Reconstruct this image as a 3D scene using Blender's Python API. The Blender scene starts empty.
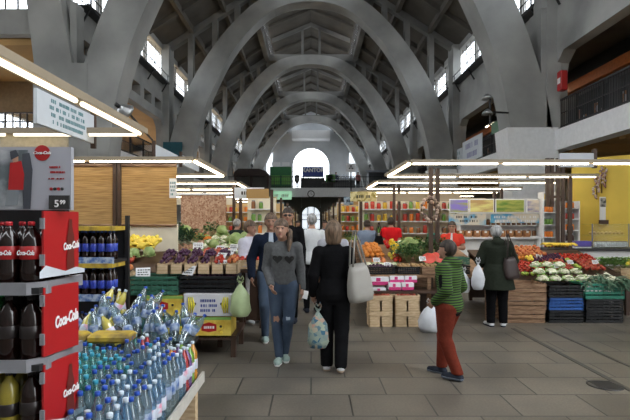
import bpy, math, random
import numpy as np
from mathutils import Vector, Matrix
from mathutils.bvhtree import BVHTree
random.seed(7)
sc = bpy.context.scene
COL = sc.collection
PI = math.pi
F, CX, HY, CZ = 490.0, 311.0, 222.0, 1.65

def at(px, py, d):
    return ((px - CX) * d / F, d, CZ - (py - HY) * d / F)

# ---------------------------------------------------------------- camera, world, light, exposure
cam = bpy.data.cameras.new('camera'); cam.lens = 28.0; cam.sensor_width = 36.0
cam.shift_x = 4 / 630; cam.shift_y = 12 / 630; cam.clip_end = 300
co = bpy.data.objects.new('camera', cam); COL.objects.link(co)
co.location = (0, 0, CZ); co.rotation_euler = (PI / 2, 0, 0)
sc.camera = co
w = bpy.data.worlds.new('sky'); sc.world = w; w.use_nodes = True
nt = w.node_tree; bg = nt.nodes['Background']
tc = nt.nodes.new('ShaderNodeTexCoord'); sp = nt.nodes.new('ShaderNodeSeparateXYZ'); rp = nt.nodes.new('ShaderNodeValToRGB')
nt.links.new(tc.outputs['Generated'], sp.inputs[0]); nt.links.new(sp.outputs['Z'], rp.inputs[0]); nt.links.new(rp.outputs[0], bg.inputs[0])
rp.color_ramp.elements[0].position = 0.0; rp.color_ramp.elements[0].color = (0.45, 0.45, 0.45, 1)
rp.color_ramp.elements[1].position = 0.5; rp.color_ramp.elements[1].color = (0.92, 0.96, 1.0, 1)
bg.inputs[1].default_value = 10.0
sc.view_settings.view_transform = 'Standard'; sc.view_settings.look = 'None'
sc.view_settings.exposure = 0.0; sc.view_settings.gamma = 1.0; sc.view_settings.use_curve_mapping = False
sc.cycles.transparent_max_bounces = 24; sc.cycles.max_bounces = 6; sc.cycles.diffuse_bounces = 4
sc.cycles.glossy_bounces = 3; sc.cycles.transmission_bounces = 4

def portal(name, loc, rot, sx, sy):
    l = bpy.data.lights.new(name, 'AREA'); l.shape = 'RECTANGLE'; l.size = sx; l.size_y = sy
    l.cycles.is_portal = True
    o = bpy.data.objects.new(name, l); COL.objects.link(o); o.location = loc; o.rotation_euler = rot
portal('skylight_portal', (-9.6, 46, 11.2), (0, -PI / 2, 0), 2.4, 62)
portal('skylight_portal', (9.6, 41, 11.2), (0, PI / 2, 0), 2.4, 74)
portal('skylight_portal', (-3.8, 41, 16.9), (0, -PI / 2, 0), 1.3, 74)
portal('skylight_portal', (3.8, 41, 16.9), (0, PI / 2, 0), 1.3, 74)
portal('skylight_portal', (0, -6.9, 10.9), (PI / 2, 0, PI), 36, 1.2)
portal('skylight_portal', (-20.4, 6, 8.95), (0, -PI / 2, 0), 1.1, 25)

# ---------------------------------------------------------------- materials
MATS = {}
def mat(name, col, rough=0.6, metal=0.0, var=0.12, scale=8.0, bump=0.0, emit=0.0, spec=0.5):
    if name in MATS: return MATS[name]
    m = bpy.data.materials.new(name); m.use_nodes = True; MATS[name] = m
    n = m.node_tree.nodes; L = m.node_tree.links; b = n['Principled BSDF']
    b.inputs['Roughness'].default_value = rough; b.inputs['Metallic'].default_value = metal
    b.inputs['Specular IOR Level'].default_value = spec
    if emit:
        b.inputs['Emission Color'].default_value = (*col, 1); b.inputs['Emission Strength'].default_value = emit
        b.inputs['Base Color'].default_value = (*col, 1); return m
    t = n.new('ShaderNodeTexCoord'); z = n.new('ShaderNodeTexNoise'); r = n.new('ShaderNodeValToRGB')
    z.inputs['Scale'].default_value = scale; z.inputs['Detail'].default_value = 4
    L.new(t.outputs['Object'], z.inputs['Vector']); L.new(z.outputs['Fac'], r.inputs[0]); L.new(r.outputs[0], b.inputs['Base Color'])
    r.color_ramp.elements[0].position = 0.3; r.color_ramp.elements[1].position = 0.7
    r.color_ramp.elements[0].color = (*[c * (1 - var) for c in col], 1)
    r.color_ramp.elements[1].color = (*[min(1, c * (1 + var)) for c in col], 1)
    if bump:
        bp = n.new('ShaderNodeBump'); bp.inputs['Strength'].default_value = bump; bp.inputs['Distance'].default_value = 0.02
        L.new(z.outputs['Fac'], bp.inputs['Height']); L.new(bp.outputs[0], b.inputs['Normal'])
    return m

def mat2(name, c1, c2, kind='noise', scale=5.0, rough=0.7, vec=(1, 1, 1), lo=0.4, hi=0.6, bump=0.0, axis='Z', c3=None):
    """two-colour procedural: noise, wave bands, voronoi cells"""
    if name in MATS: return MATS[name]
    m = bpy.data.materials.new(name); m.use_nodes = True; MATS[name] = m
    n = m.node_tree.nodes; L = m.node_tree.links; b = n['Principled BSDF']; b.inputs['Roughness'].default_value = rough
    t = n.new('ShaderNodeTexCoord'); mp = n.new('ShaderNodeMapping'); mp.inputs['Scale'].default_value = vec
    L.new(t.outputs['Object'], mp.inputs[0]); r = n.new('ShaderNodeValToRGB')
    if kind == 'noise':
        z = n.new('ShaderNodeTexNoise'); z.inputs['Scale'].default_value = scale; z.inputs['Detail'].default_value = 6; out = z.outputs['Fac']
    elif kind == 'wave':
        z = n.new('ShaderNodeTexWave'); z.inputs['Scale'].default_value = scale; z.bands_direction = axis; z.inputs['Distortion'].default_value = 0.4; out = z.outputs['Fac']
    else:
        z = n.new('ShaderNodeTexVoronoi'); z.inputs['Scale'].default_value = scale; out = z.outputs['Color']
    L.new(mp.outputs[0], z.inputs['Vector']); L.new(out, r.inputs[0]); L.new(r.outputs[0], b.inputs['Base Color'])
    e = r.color_ramp.elements
    e[0].position = lo; e[0].color = (*c1, 1); e[1].position = hi; e[1].color = (*c2, 1)
    if c3: q = e.new(1.0 if hi < 1 else 0.99); q.color = (*c3, 1)
    if bump:
        bp = n.new('ShaderNodeBump'); bp.inputs['Strength'].default_value = bump; bp.inputs['Distance'].default_value = 0.02
        L.new(out, bp.inputs['Height']); L.new(bp.outputs[0], b.inputs['Normal'])
    return m

def plastic(name, col, clear=0.6, gloss=0.18, alpha_col=None, edge=0.6):
    if name in MATS: return MATS[name]
    m = bpy.data.materials.new(name); m.use_nodes = True; MATS[name] = m
    n = m.node_tree.nodes; L = m.node_tree.links; n.remove(n['Principled BSDF']); o = n['Material Output']
    tr = n.new('ShaderNodeBsdfTransparent'); tr.inputs[0].default_value = (*(alpha_col or [0.5 + 0.5 * c for c in col]), 1)
    df = n.new('ShaderNodeBsdfDiffuse'); df.inputs[0].default_value = (*col, 1)
    gl = n.new('ShaderNodeBsdfGlossy'); gl.inputs['Roughness'].default_value = 0.12
    fr = n.new('ShaderNodeLayerWeight'); fr.inputs[0].default_value = 0.35
    a = n.new('ShaderNodeMixShader'); a.inputs[0].default_value = clear
    L.new(df.outputs[0], a.inputs[1]); L.new(tr.outputs[0], a.inputs[2])
    mu = n.new('ShaderNodeMath'); mu.operation = 'MULTIPLY_ADD'; mu.inputs[1].default_value = edge; mu.inputs[2].default_value = gloss * 0.4
    L.new(fr.outputs['Facing'], mu.inputs[0])
    c = n.new('ShaderNodeMixShader'); L.new(mu.outputs[0], c.inputs[0]); L.new(a.outputs[0], c.inputs[1]); L.new(gl.outputs[0], c.inputs[2])
    L.new(c.outputs[0], o.inputs[0]); return m

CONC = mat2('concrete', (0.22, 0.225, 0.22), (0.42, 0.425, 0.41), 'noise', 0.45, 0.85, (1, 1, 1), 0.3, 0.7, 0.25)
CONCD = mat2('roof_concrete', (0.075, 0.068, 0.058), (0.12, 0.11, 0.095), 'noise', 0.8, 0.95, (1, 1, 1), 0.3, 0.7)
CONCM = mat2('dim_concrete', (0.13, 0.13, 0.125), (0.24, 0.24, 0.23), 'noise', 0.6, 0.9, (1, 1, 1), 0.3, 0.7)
WHITE = mat('white_paint', (0.82, 0.83, 0.84), 0.7, var=0.05)
CREAM = mat('cream_paint', (0.72, 0.66, 0.52), 0.7, var=0.05)
OCHRE = mat('ochre_paint', (0.42, 0.25, 0.09), 0.8, var=0.12, scale=1)
YELLOW = mat('yellow_wall_paint', (0.78, 0.55, 0.09), 0.8, var=0.12, scale=1)
BLACK = mat('black_metal', (0.018, 0.018, 0.02), 0.45)
DARKWOOD = mat('dark_brown_wood', (0.06, 0.032, 0.02), 0.5)
WOOD = mat2('pale_crate_wood', (0.50, 0.35, 0.20), (0.68, 0.52, 0.33), 'noise', 6, 0.8, (1, 6, 6))
WOOD2 = mat2('brown_crate_wood', (0.20, 0.11, 0.06), (0.36, 0.22, 0.13), 'noise', 5, 0.8, (1, 6, 6))
FRAMEW = mat('light_frame_paint', (0.34, 0.28, 0.20), 0.6, var=0.05)
TUBE = mat('fluorescent_glow', (1.0, 0.86, 0.62), emit=14.0); TUBE_DIM = mat('fluorescent_glow_weak', (1.0, 0.9, 0.7), emit=2.0)
GREENP = mat('green_crate_plastic', (0.05, 0.16, 0.11), 0.45)
TEALP = mat('teal_crate_plastic', (0.03, 0.25, 0.17), 0.45)
BLACKP = mat('black_crate_plastic', (0.012, 0.013, 0.015), 0.4)
BLUEP = mat('blue_crate_plastic', (0.03, 0.12, 0.42), 0.45)
CARD = mat('white_card', (0.75, 0.76, 0.78), 0.6, var=0.02)
RED = mat('red_print', (0.40, 0.012, 0.014), 0.4, var=0.04)
INK = mat('black_ink', (0.02, 0.02, 0.02), 0.6)
WINK = mat('white_ink', (0.82, 0.82, 0.82), 0.5, var=0.02)
GINK = mat('grey_green_ink', (0.12, 0.25, 0.27), 0.6)
GLASS = plastic('window_glass', (0.8, 0.85, 0.9), 0.97, 0.02, (0.96, 0.98, 1))
CASEG = plastic('display_glass', (0.5, 0.55, 0.55), 0.985, 0.0, (0.95, 0.97, 0.97), 0.06)

def floor_mat():
    m = bpy.data.materials.new('stone_slab_floor'); m.use_nodes = True
    n = m.node_tree.nodes; L = m.node_tree.links; b = n['Principled BSDF']
    t = n.new('ShaderNodeTexCoord'); br = n.new('ShaderNodeTexBrick')
    L.new(t.outputs['Object'], br.inputs['Vector'])
    br.inputs['Scale'].default_value = 1.0; br.inputs['Brick Width'].default_value = 0.72; br.inputs['Row Height'].default_value = 0.52
    br.inputs['Mortar Size'].default_value = 0.009; br.inputs['Mortar Smooth'].default_value = 0.3; br.offset = 0.5
    br.inputs['Color1'].default_value = (0.135, 0.120, 0.098, 1); br.inputs['Color2'].default_value = (0.175, 0.156, 0.128, 1)
    br.inputs['Mortar'].default_value = (0.045, 0.043, 0.04, 1)
    z = n.new('ShaderNodeTexNoise'); z.inputs['Scale'].default_value = 1.6; z.inputs['Detail'].default_value = 8
    L.new(t.outputs['Object'], z.inputs['Vector'])
    r = n.new('ShaderNodeValToRGB'); L.new(z.outputs['Fac'], r.inputs[0])
    r.color_ramp.elements[0].position = 0.35; r.color_ramp.elements[0].color = (0.62, 0.62, 0.63, 1)
    r.color_ramp.elements[1].position = 0.7; r.color_ramp.elements[1].color = (1.1, 1.08, 1.05, 1)
    z2 = n.new('ShaderNodeTexNoise'); z2.inputs['Scale'].default_value = 45; L.new(t.outputs['Object'], z2.inputs['Vector'])
    mx = n.new('ShaderNodeMix'); mx.data_type = 'RGBA'; mx.blend_type = 'MULTIPLY'; mx.inputs[0].default_value = 1
    L.new(br.outputs['Color'], mx.inputs[6]); L.new(r.outputs[0], mx.inputs[7])
    mx2 = n.new('ShaderNodeMix'); mx2.data_type = 'RGBA'; mx2.blend_type = 'OVERLAY'; mx2.inputs[0].default_value = 0.35
    L.new(mx.outputs[2], mx2.inputs[6]); L.new(z2.outputs['Fac'], mx2.inputs[7]); L.new(mx2.outputs[2], b.inputs['Base Color'])
    rr = n.new('ShaderNodeMapRange'); rr.inputs[3].default_value = 0.28; rr.inputs[4].default_value = 0.62
    L.new(z.outputs['Fac'], rr.inputs[0]); L.new(rr.outputs[0], b.inputs['Roughness'])
    bp = n.new('ShaderNodeBump'); bp.inputs['Strength'].default_value = 0.5; bp.inputs['Distance'].default_value = 0.01; bp.invert = True
    L.new(br.outputs['Fac'], bp.inputs['Height']); L.new(bp.outputs[0], b.inputs['Normal'])
    return m

# ---------------------------------------------------------------- mesh building
class MB:
    def __init__(s): s.v = []; s.f = []; s.sm = []
    def add(s, vs, fs, smooth=False):
        o = len(s.v); s.v += [tuple(p) for p in vs]; s.f += [tuple(i + o for i in f) for f in fs]; s.sm += [smooth] * len(fs); return s
    def box(s, x0, x1, y0, y1, z0, z1):
        vs = [(x, y, z) for z in (z0, z1) for y in (y0, y1) for x in (x0, x1)]
        return s.add(vs, [(0, 2, 3, 1), (4, 5, 7, 6), (0, 1, 5, 4), (2, 6, 7, 3), (0, 4, 6, 2), (1, 3, 7, 5)])
    def bevbox(s, x0, x1, y0, y1, z0, z1, b=0.01):
        vs = []
        for z, i in ((z0, b), (z0 + b, 0), (z1 - b, 0), (z1, b)):
            for (ax, sx, ay, sy) in ((x0, 1, y0, 1), (x1, -1, y0, 1), (x1, -1, y1, -1), (x0, 1, y1, -1)):
                bx = i + b * 0.0
                if (sx, sy) in ((1, 1), (-1, -1)): vs += [(ax + sx * i, ay + sy * (i + b), z), (ax + sx * (i + b), ay + sy * i, z)]
                else: vs += [(ax + sx * (i + b), ay + sy * i, z), (ax + sx * i, ay + sy * (i + b), z)]
        fs = [tuple(range(7, -1, -1)), tuple(range(24, 32))]
        for r in range(3):
            for k in range(8): fs.append((r * 8 + k, r * 8 + (k + 1) % 8, r * 8 + 8 + (k + 1) % 8, r * 8 + 8 + k))
        return s.add(vs, fs)
    def prism(s, poly, y0, y1, axis='y'):
        n = len(poly)
        mk = {'y': lambda p, t: (p[0], t, p[1]), 'x': lambda p, t: (t, p[0], p[1]), 'z': lambda p, t: (p[0], p[1], t)}[axis]
        vs = [mk(p, y0) for p in poly] + [mk(p, y1) for p in poly]
        fs = [tuple(range(n)), tuple(range(2 * n - 1, n - 1, -1))] + [(i, (i + 1) % n + 0, (i + 1) % n + n, i + n)[::-1] for i in range(n)]
        return s.add(vs, fs)
    def bar(s, a, b, w, h=None):
        a = Vector(a); b = Vector(b); h = h or w; d = (b - a).normalized()
        u = d.cross(Vector((0, 0, 1)));
        if u.length < 1e-3: u = Vector((1, 0, 0))
        u.normalize(); v = u.cross(d).normalized(); u = u * w / 2; v = v * h / 2
        vs = [p + q for p in (a, b) for q in (-u - v, u - v, u + v, -u + v)]
        return s.add(vs, [(3, 2, 1, 0), (4, 5, 6, 7), (0, 1, 5, 4), (1, 2, 6, 5), (2, 3, 7, 6), (3, 0, 4, 7)])
    def tube(s, pts, r, n=8, cap=True):
        pts = [Vector(p) for p in pts]; rs = r if isinstance(r, (list, tuple)) else [r] * len(pts); vs = []; fs = []
        up = Vector((0, 0, 1))
        for i, p in enumerate(pts):
            d = (pts[min(i + 1, len(pts) - 1)] - pts[max(i - 1, 0)]).normalized()
            u = d.cross(up) if abs(d.z) < 0.95 else d.cross(Vector((0, 1, 0))); u.normalize(); v = d.cross(u)
            for k in range(n): a = 2 * PI * k / n; vs.append(p + (u * math.cos(a) + v * math.sin(a)) * rs[i])
        for i in range(len(pts) - 1):
            for k in range(n): fs.append((i * n + k, i * n + (k + 1) % n, (i + 1) * n + (k + 1) % n, (i + 1) * n + k))
        if cap: fs += [tuple(range(n - 1, -1, -1)), tuple(range((len(pts) - 1) * n, len(pts) * n))]
        return s.add(vs, fs, True)
    def lathe(s, prof, n=12, c=(0, 0, 0), flute=0.0, nf=0):
        vs = []; fs = []
        for r, z in prof:
            for k in range(n):
                a = 2 * PI * k / n; q = r * (1 + flute * math.cos(nf * a)); vs.append((c[0] + q * math.cos(a), c[1] + q * math.sin(a), c[2] + z))
        for i in range(len(prof) - 1):
            for k in range(n): fs.append((i * n + k, i * n + (k + 1) % n, (i + 1) * n + (k + 1) % n, (i + 1) * n + k))
        fs += [tuple(range(n - 1, -1, -1)), tuple(range((len(prof) - 1) * n, len(prof) * n))]
        return s.add(vs, fs, True)
    def ball(s, c, r, n=10, m=6, sc_=(1, 1, 1), jit=0.0):
        prof = []; vs = [];
        for i in range(1, m):
            t = PI * i / m
            for k in range(n):
                a = 2 * PI * k / n; j = 1 + random.uniform(-jit, jit)
                vs.append((c[0] + r * j * sc_[0] * math.sin(t) * math.cos(a), c[1] + r * j * sc_[1] * math.sin(t) * math.sin(a), c[2] - r * j * sc_[2] * math.cos(t)))
        vs += [(c[0], c[1], c[2] - r * sc_[2]), (c[0], c[1], c[2] + r * sc_[2])]; fs = []
        for i in range(m - 2):
            for k in range(n): fs.append((i * n + k, i * n + (k + 1) % n, (i + 1) * n + (k + 1) % n, (i + 1) * n + k))
        b = len(vs) - 2
        for k in range(n): fs += [(b, (k + 1) % n, k), (b + 1, (m - 2) * n + k, (m - 2) * n + (k + 1) % n)]
        return s.add(vs, fs, True)
    def leaf(s, base, tip, width, droop=0.3, n=4, cup=0.2):
        a = Vector(base); b = Vector(tip); d = b - a; L = d.length
        u = d.cross(Vector((0, 0, 1)));
        if u.length < 1e-4: u = Vector((1, 0, 0))
        u.normalize(); vs = []; fs = []
        for i in range(n + 1):
            t = i / n; p = a + d * t + Vector((0, 0, L * droop * (t - t * t * 1.6)))
            w = width * (0.25 + math.sin(PI * min(1, t * 0.9 + 0.05)) * 0.75) * (1 if i < n else 0.15)
            up = Vector((0, 0, w * cup)); vs += [p - u * w + up, p, p + u * w + up]
        for i in range(n):
            o = i * 3; fs += [(o, o + 1, o + 4, o + 3), (o + 1, o + 2, o + 5, o + 4)]
        return s.add(vs, fs, True)
    def mesh(s, name, m=None):
        me = bpy.data.meshes.new(name); me.from_pydata(s.v, [], s.f)
        me.polygons.foreach_set('use_smooth', s.sm); me.update()
        if m: me.materials.append(m)
        return me
    def obj(s, name, m, parent=None, loc=None):
        return link(name, s.mesh(name, m), parent, loc)

def link(name, me, parent=None, loc=None):
    o = bpy.data.objects.new(name, me); COL.objects.link(o)
    if parent: o.parent = parent
    if loc: o.location = loc
    return o
def tag(o, label, cat, group=None, kind=None):
    if label: o['label'] = label
    if cat: o['category'] = cat
    if group: o['group'] = group
    if kind: o['kind'] = kind
    return o
def thing(name, label, cat, loc=(0, 0, 0), rz=0, group=None):
    o = bpy.data.objects.new(name, None); COL.objects.link(o); o.empty_display_size = 0.1
    o.location = loc; o.rotation_euler = (0, 0, rz); return tag(o, label, cat, group)
def struct(name, b, m):
    o = b.obj(name, m); o['kind'] = 'structure'; return o
KIDS = {}
def dup(root, loc, rz=0, label=None, group=None, rot=None, scale=None):
    r = root.copy(); COL.objects.link(r); r.location = loc; r.rotation_euler = rot or (0, 0, rz)
    if scale: r.scale = (scale,) * 3 if not isinstance(scale, (tuple, list)) else scale
    if label: r['label'] = label
    if group: r['group'] = group
    def rec(a, b):
        for ch in list(a.children):
            c = ch.copy(); COL.objects.link(c); c.parent = b
            rec(ch, c)
    rec(root, r)
    return r
class Proto:
    """first use moves the original, later uses copy it"""
    def __init__(s, root): s.r = root; s.used = False
    def put(s, loc, rz=0, label=None, group=None, rot=None, scale=None, mat=None):
        if not s.used:
            s.used = True; o = s.r; s.src = s.r; o.location = loc; o.rotation_euler = rot or (0, 0, rz)
            if scale: o.scale = (scale,) * 3 if not isinstance(scale, (tuple, list)) else scale
            if label: o['label'] = label
            if group: o['group'] = group
            return o
        o = dup(s.r, loc, rz, label, group, rot, scale)
        if not group and 'group' in o.keys() : pass
        return o

def text_obj(name, s, size, m, parent, loc, rot=(PI / 2, 0, 0), shear=0.0, ext=0.002, bold=0.0, align='CENTER', label=None, sx=1.0):
    cu = bpy.data.curves.new(name, 'FONT'); cu.body = s; cu.size = size; cu.shear = shear; cu.extrude = ext; cu.offset = bold
    cu.align_x = align; cu.align_y = 'CENTER'; cu.resolution_u = 3
    t = bpy.data.objects.new('tmp_text', cu); me = bpy.data.meshes.new_from_object(t); bpy.data.objects.remove(t); me.name = name
    me.materials.clear(); me.materials.append(m)
    o = link(name, me, parent, loc); o.rotation_euler = rot; o.scale = (sx, 1, 1)
    return o
def dashes(name, rows, x0, x1, z0, z1, y, m, parent, seed=1, axis='x'):
    """unreadably small lettering: rows of word-length strokes"""
    rnd = random.Random(seed); b = MB(); rh = (z1 - z0) / rows
    for r in range(rows):
        zz = z1 - rh * (r + 0.5); ins = rnd.uniform(0, 0.2) * (x1 - x0); x = x0 + ins
        while x < x1 - ins:
            wd = rnd.uniform(0.4, 0.9) * rh * 0.6
            if rnd.random() < 0.8:
                if axis == 'x': b.box(x, x + wd * 0.6, y - 0.003, y, zz - rh * 0.28, zz + rh * 0.28)
                else: b.box(y - 0.003, y, x, x + wd * 0.6, zz - rh * 0.28, zz + rh * 0.28)
            x += wd
    return b.obj(name, m, parent)
# ================================================================ STRUCTURE
struct('floor', MB().box(-20, 20, -7, 80, -0.2, 0), floor_mat())
b = MB(); x = 3.13
b.box(3.10, 3.16, 2.2, 7.6, 0.0, 0.004); b.box(3.62, 3.66, 2.2, 7.6, 0.0, 0.004)
struct('trim_1', b, mat('dark_floor_joint', (0.05, 0.048, 0.045), 0.5))
t = thing('drain_cover', 'round dark iron drain cover set in the floor slabs at right', 'drain cover', (2.97, 4.95, 0.0))
MB().lathe([(0.17, 0), (0.17, 0.004), (0.14, 0.005), (0.0, 0.005)], 20).obj('cover_plate', mat('wet_iron', (0.03, 0.03, 0.03), 0.4), t)
b = MB()
for k in range(-3, 4): b.box(-0.11, 0.11, k * 0.035 - 0.006, k * 0.035 + 0.006, 0.005, 0.008)
b.obj('grate_bar', BLACK, t)

S = 12.0
ARCHY = [1.56 * S + S * i for i in range(5)]
INN = [(0, 15.25), (1.8, 14.95), (3.26, 14.0), (4.9, 12.06), (6.3, 9.25), (6.98, 7.3), (7.35, 5.5), (7.6, 3.0), (7.75, 0)]
OUT = [(0, 16.05), (2.0, 15.85), (3.4, 15.2), (4.8, 13.95), (6.2, 12.2), (7.4, 10.2), (8.3, 7.9), (8.9, 5.5), (9.05, 3), (9.14, 0)]
def smooth(pts, n=6):
    o = []
    for i in range(len(pts) - 1):
        p0 = pts[max(i - 1, 0)]; p1 = pts[i]; p2 = pts[i + 1]; p3 = pts[min(i + 2, len(pts) - 1)]
        if i == 0: p0 = (-p2[0], p2[1])
        for k in range(n):
            t = k / n
            o.append(tuple(0.5 * ((2 * p1[j]) + (-p0[j] + p2[j]) * t + (2 * p0[j] - 5 * p1[j] + 4 * p2[j] - p3[j]) * t * t + (-p0[j] + 3 * p1[j] - 3 * p2[j] + p3[j]) * t ** 3) for j in (0, 1)))
    return o + [pts[-1]]
SI = smooth(INN); SO = smooth(OUT)
def arch(y, dy=1.1):
    b = MB(); m = 40
    def resamp(P):
        L = [0]
        for a, c in zip(P, P[1:]): L.append(L[-1] + math.hypot(c[0] - a[0], c[1] - a[1]))
        out = []
        for k in range(m + 1):
            t = L[-1] * k / m; i = max(j for j in range(len(L)) if L[j] <= t + 1e-9); i = min(i, len(P) - 2)
            u = (t - L[i]) / (L[i + 1] - L[i]); out.append((P[i][0] + (P[i + 1][0] - P[i][0]) * u, P[i][1] + (P[i + 1][1] - P[i][1]) * u))
        return out
    A = resamp(SI); B = resamp(SO)
    for sgn in (-1, 1):
        vs = []
        for (a, c) in zip(A, B): vs += [(sgn * a[0], y - dy / 2, a[1]), (sgn * c[0], y - dy / 2, c[1]), (sgn * c[0], y + dy / 2, c[1]), (sgn * a[0], y + dy / 2, a[1])]
        fs = []
        for k in range(m):
            o = k * 4
            for q in range(4): fs.append((o + q, o + (q + 1) % 4, o + 4 + (q + 1) % 4, o + 4 + q))
        b.add(vs, fs)
    return b
def outz(x):
    for a, c in zip(SO, SO[1:]):
        if a[0] <= x <= c[0]: return a[1] + (c[1] - a[1]) * (x - a[0]) / max(1e-6, c[0] - a[0])
    return 5
RZ = lambda x: 16.2 - (abs(x) - 3.6) * 0.65
for i, y in enumerate(ARCHY):
    o = struct('wall_arch', arch(y), CONC)
    b = MB()
    b.box(-3.6, 3.6, y - 0.5, y + 0.5, 15.55, 16.1)
    for sg in (-1, 1):
        for xx in (4.6, 6.0, 7.5): b.box(sg * xx - 0.16, sg * xx + 0.16, y - 0.25, y + 0.25, outz(xx) - 0.2, RZ(xx))
        b.prism([(sg * 3.6, RZ(3.6) + .05), (sg * 9.3, RZ(9.3) + .05), (sg * 9.3, RZ(9.3) - 0.45), (sg * 3.6, RZ(3.6) - 0.45)], y - 0.22, y + 0.22)
        b.box(sg * 0.75 - 0.1, sg * 0.75 + 0.1, y - 0.15, y + 0.15, 16.1, 18.5)
        b.prism([(sg * 3.4, 17.6), (0, 19.0), (0, 18.7), (sg * 3.4, 17.3)], y - 0.15, y + 0.15)
    struct('ceiling_truss', b, CONCM)
# roof slabs, mid-bay rafters, purlins and lantern
Y0, Y1 = 3.0, 78.0
b = MB()
for sg in (-1, 1):
    b.prism([(sg * 3.6, 16.2), (sg * 9.6, RZ(9.6)), (sg * 9.6, RZ(9.6) + 0.25), (sg * 3.6, 16.45)], Y0 if sg > 0 else 12.0, Y1)
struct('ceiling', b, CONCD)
b = MB()
yy = 6.72 + 3
while yy < 77:
    for sg in (-1, 1):
        b.prism([(sg * 3.6, 16.2), (sg * 9.3, RZ(9.3)), (sg * 9.3, RZ(9.3) - 0.3), (sg * 3.6, 15.9)], yy - 0.12, yy + 0.12)
        b.prism([(sg * 3.4, 17.6), (0, 19.0), (0, 18.8), (sg * 3.4, 17.4)], yy - 0.1, yy + 0.1)
    yy += 3
for sg in (-1, 1):
    for xx in (5.4, 7.4): b.box(sg * xx - 0.12, sg * xx + 0.12, Y0, Y1, RZ(xx) - 0.35, RZ(xx) + 0.02)
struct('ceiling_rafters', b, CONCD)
b = MB()
for sg in (-1, 1): b.box(sg * 3.8 - 0.2, sg * 3.8 + 0.2, Y0, Y1, 15.6, 16.3)
struct('ceiling_ridge_beam', b, CONCM)
b = MB()
for sg in (-1, 1): b.prism([(0, 19.0), (sg * 4.0, 17.5), (sg * 4.0, 17.65), (0, 19.2)], Y0, Y1)
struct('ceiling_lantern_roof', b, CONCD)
IRON = mat('window_iron', (0.05, 0.045, 0.045), 0.6)
def glazing(name, x, y0, y1, z0, z1, ny, nz, w=0.035, heavy=0):
    """window lattice in a plane of constant x"""
    b = MB()
    for k in range(ny + 1):
        y = y0 + (y1 - y0) * k / ny; ww = w; b.box(x - 0.012, x + 0.012, y - ww / 2, y + ww / 2, z0, z1)
    for k in range(nz + 1): z = z0 + (z1 - z0) * k / nz; b.box(x - 0.012, x + 0.012, y0, y1, z - w / 2, z + w / 2)
    o = struct(name, b, IRON); p = MB().box(x + 0.045, x + 0.055, y0, y1, z0, z1).obj('pane', GLASS, o)
    return o
def glazingx(name, y, x0, x1, z0, z1, nx, nz, w=0.04):
    b = MB()
    for k in range(nx + 1): x = x0 + (x1 - x0) * k / nx; b.box(x - w / 2, x + w / 2, y - 0.04, y + 0.04, z0, z1)
    for k in range(nz + 1): z = z0 + (z1 - z0) * k / nz; b.box(x0, x1, y - 0.03, y + 0.03, z - w / 2, z + w / 2)
    o = struct(name, b, IRON); MB().box(x0, x1, y + 0.045, y + 0.055, z0, z1).obj('pane', GLASS, o); return o
wn = [0]
def win(): wn[0] += 1; return 'window_%d' % wn[0]
for sg in (-1, 1):
    for yb in [6.72] + ARCHY:
        ya, yc = yb + 0.4, min(yb + S - 0.4, 77.5)
        glazing(win(), sg * 3.55, ya, yc, 16.2, 17.5, 8, 2, 0.05)
# clerestory walls
XW = 9.14
def bay(sg, ya, yb, holes=False, name='wall_right'):
    b = MB(); xa, xb = (XW, XW + 0.45) if sg > 0 else (-XW - 0.45, -XW); y0, y1 = ya + 0.5, yb - 0.4
    if holes:
        b.box(xa, xb, ya, yb, 7.9, 8.4); b.box(xa, xb, ya, yb, 9.0, 10.15)
        n = 6; hs = 0.95; gap = (yb - ya - 1.0) / n; pts = [ya + 0.5 + gap * k for k in range(n + 1)]
        b.box(xa, xb, ya, pts[0] + 0.3, 8.4, 9.0); b.box(xa, xb, pts[-1] - 0.3, yb, 8.4, 9.0)
        for k in range(1, n): b.box(xa, xb, pts[k] - 0.3, pts[k] + 0.3, 8.4, 9.0)
    else: b.box(xa, xb, ya, yb, 7.9, 10.15)
    b.box(xa, xb, ya, y0, 5.05, 7.9); b.box(xa, xb, y1, yb, 5.05, 7.9)
    for (yy, s2) in ((y0, 1), (y1, -1)): b.prism([(yy, 7.9), (yy, 7.2), (yy + s2 * 0.12, 7.55), (yy + s2 * 0.6, 7.9)], xa, xb, 'x')
    # pilaster rising beside the leg and short posts between the windows
    b.box(sg * 9.0 - 0.25, sg * 9.0 + 0.25, yb - 0.55, yb + 0.55, 5.05, 12.6)
    for k in (1, 2, 3): yy = ya + (yb - ya) * k / 4; b.box(sg * 9.4 - 0.1, sg * 9.4 + 0.1, yy - 0.12, yy + 0.12, 10.1, 12.6)
    b.box(xa, xb, ya, yb, 12.25, 12.8)
    struct(name, b, CONC)
    for k in range(4):
        p, q = ya + (yb - ya) * k / 4 + (0.5 if k == 0 else 0.18), ya + (yb - ya) * (k + 1) / 4 - (0.5 if k == 3 else 0.18)
        glazing(win(), sg * 9.35, p, q, 10.15, 12.3, 3, 4, 0.04)
    r = MB(); r.tube([(sg * 8.75, ya + .5, 10.2), (sg * 8.75, yb - .5, 10.2)], 0.05, 6); r.tube([(sg * 8.75, ya + .5, 10.6), (sg * 8.75, yb - .5, 10.6)], 0.025, 6)
    r.box(sg * 9.0 - .28, sg * 9.0 + .28, ya + .5, yb - .5, 10.12, 10.18)
    for k in range(5):
        yy = ya + 0.8 + (yb - ya - 1.6) * k / 4; r.bar((sg * 8.75, yy, 10.2), (sg * 9.1, yy, 9.6), 0.06); r.bar((sg * 8.75, yy, 10.6), (sg * 8.75, yy, 10.1), 0.04)
    struct('trim_2', r, BLACK)
ylist = ARCHY + [77.0]
bay(1, 6.72, ARCHY[0])
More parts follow.
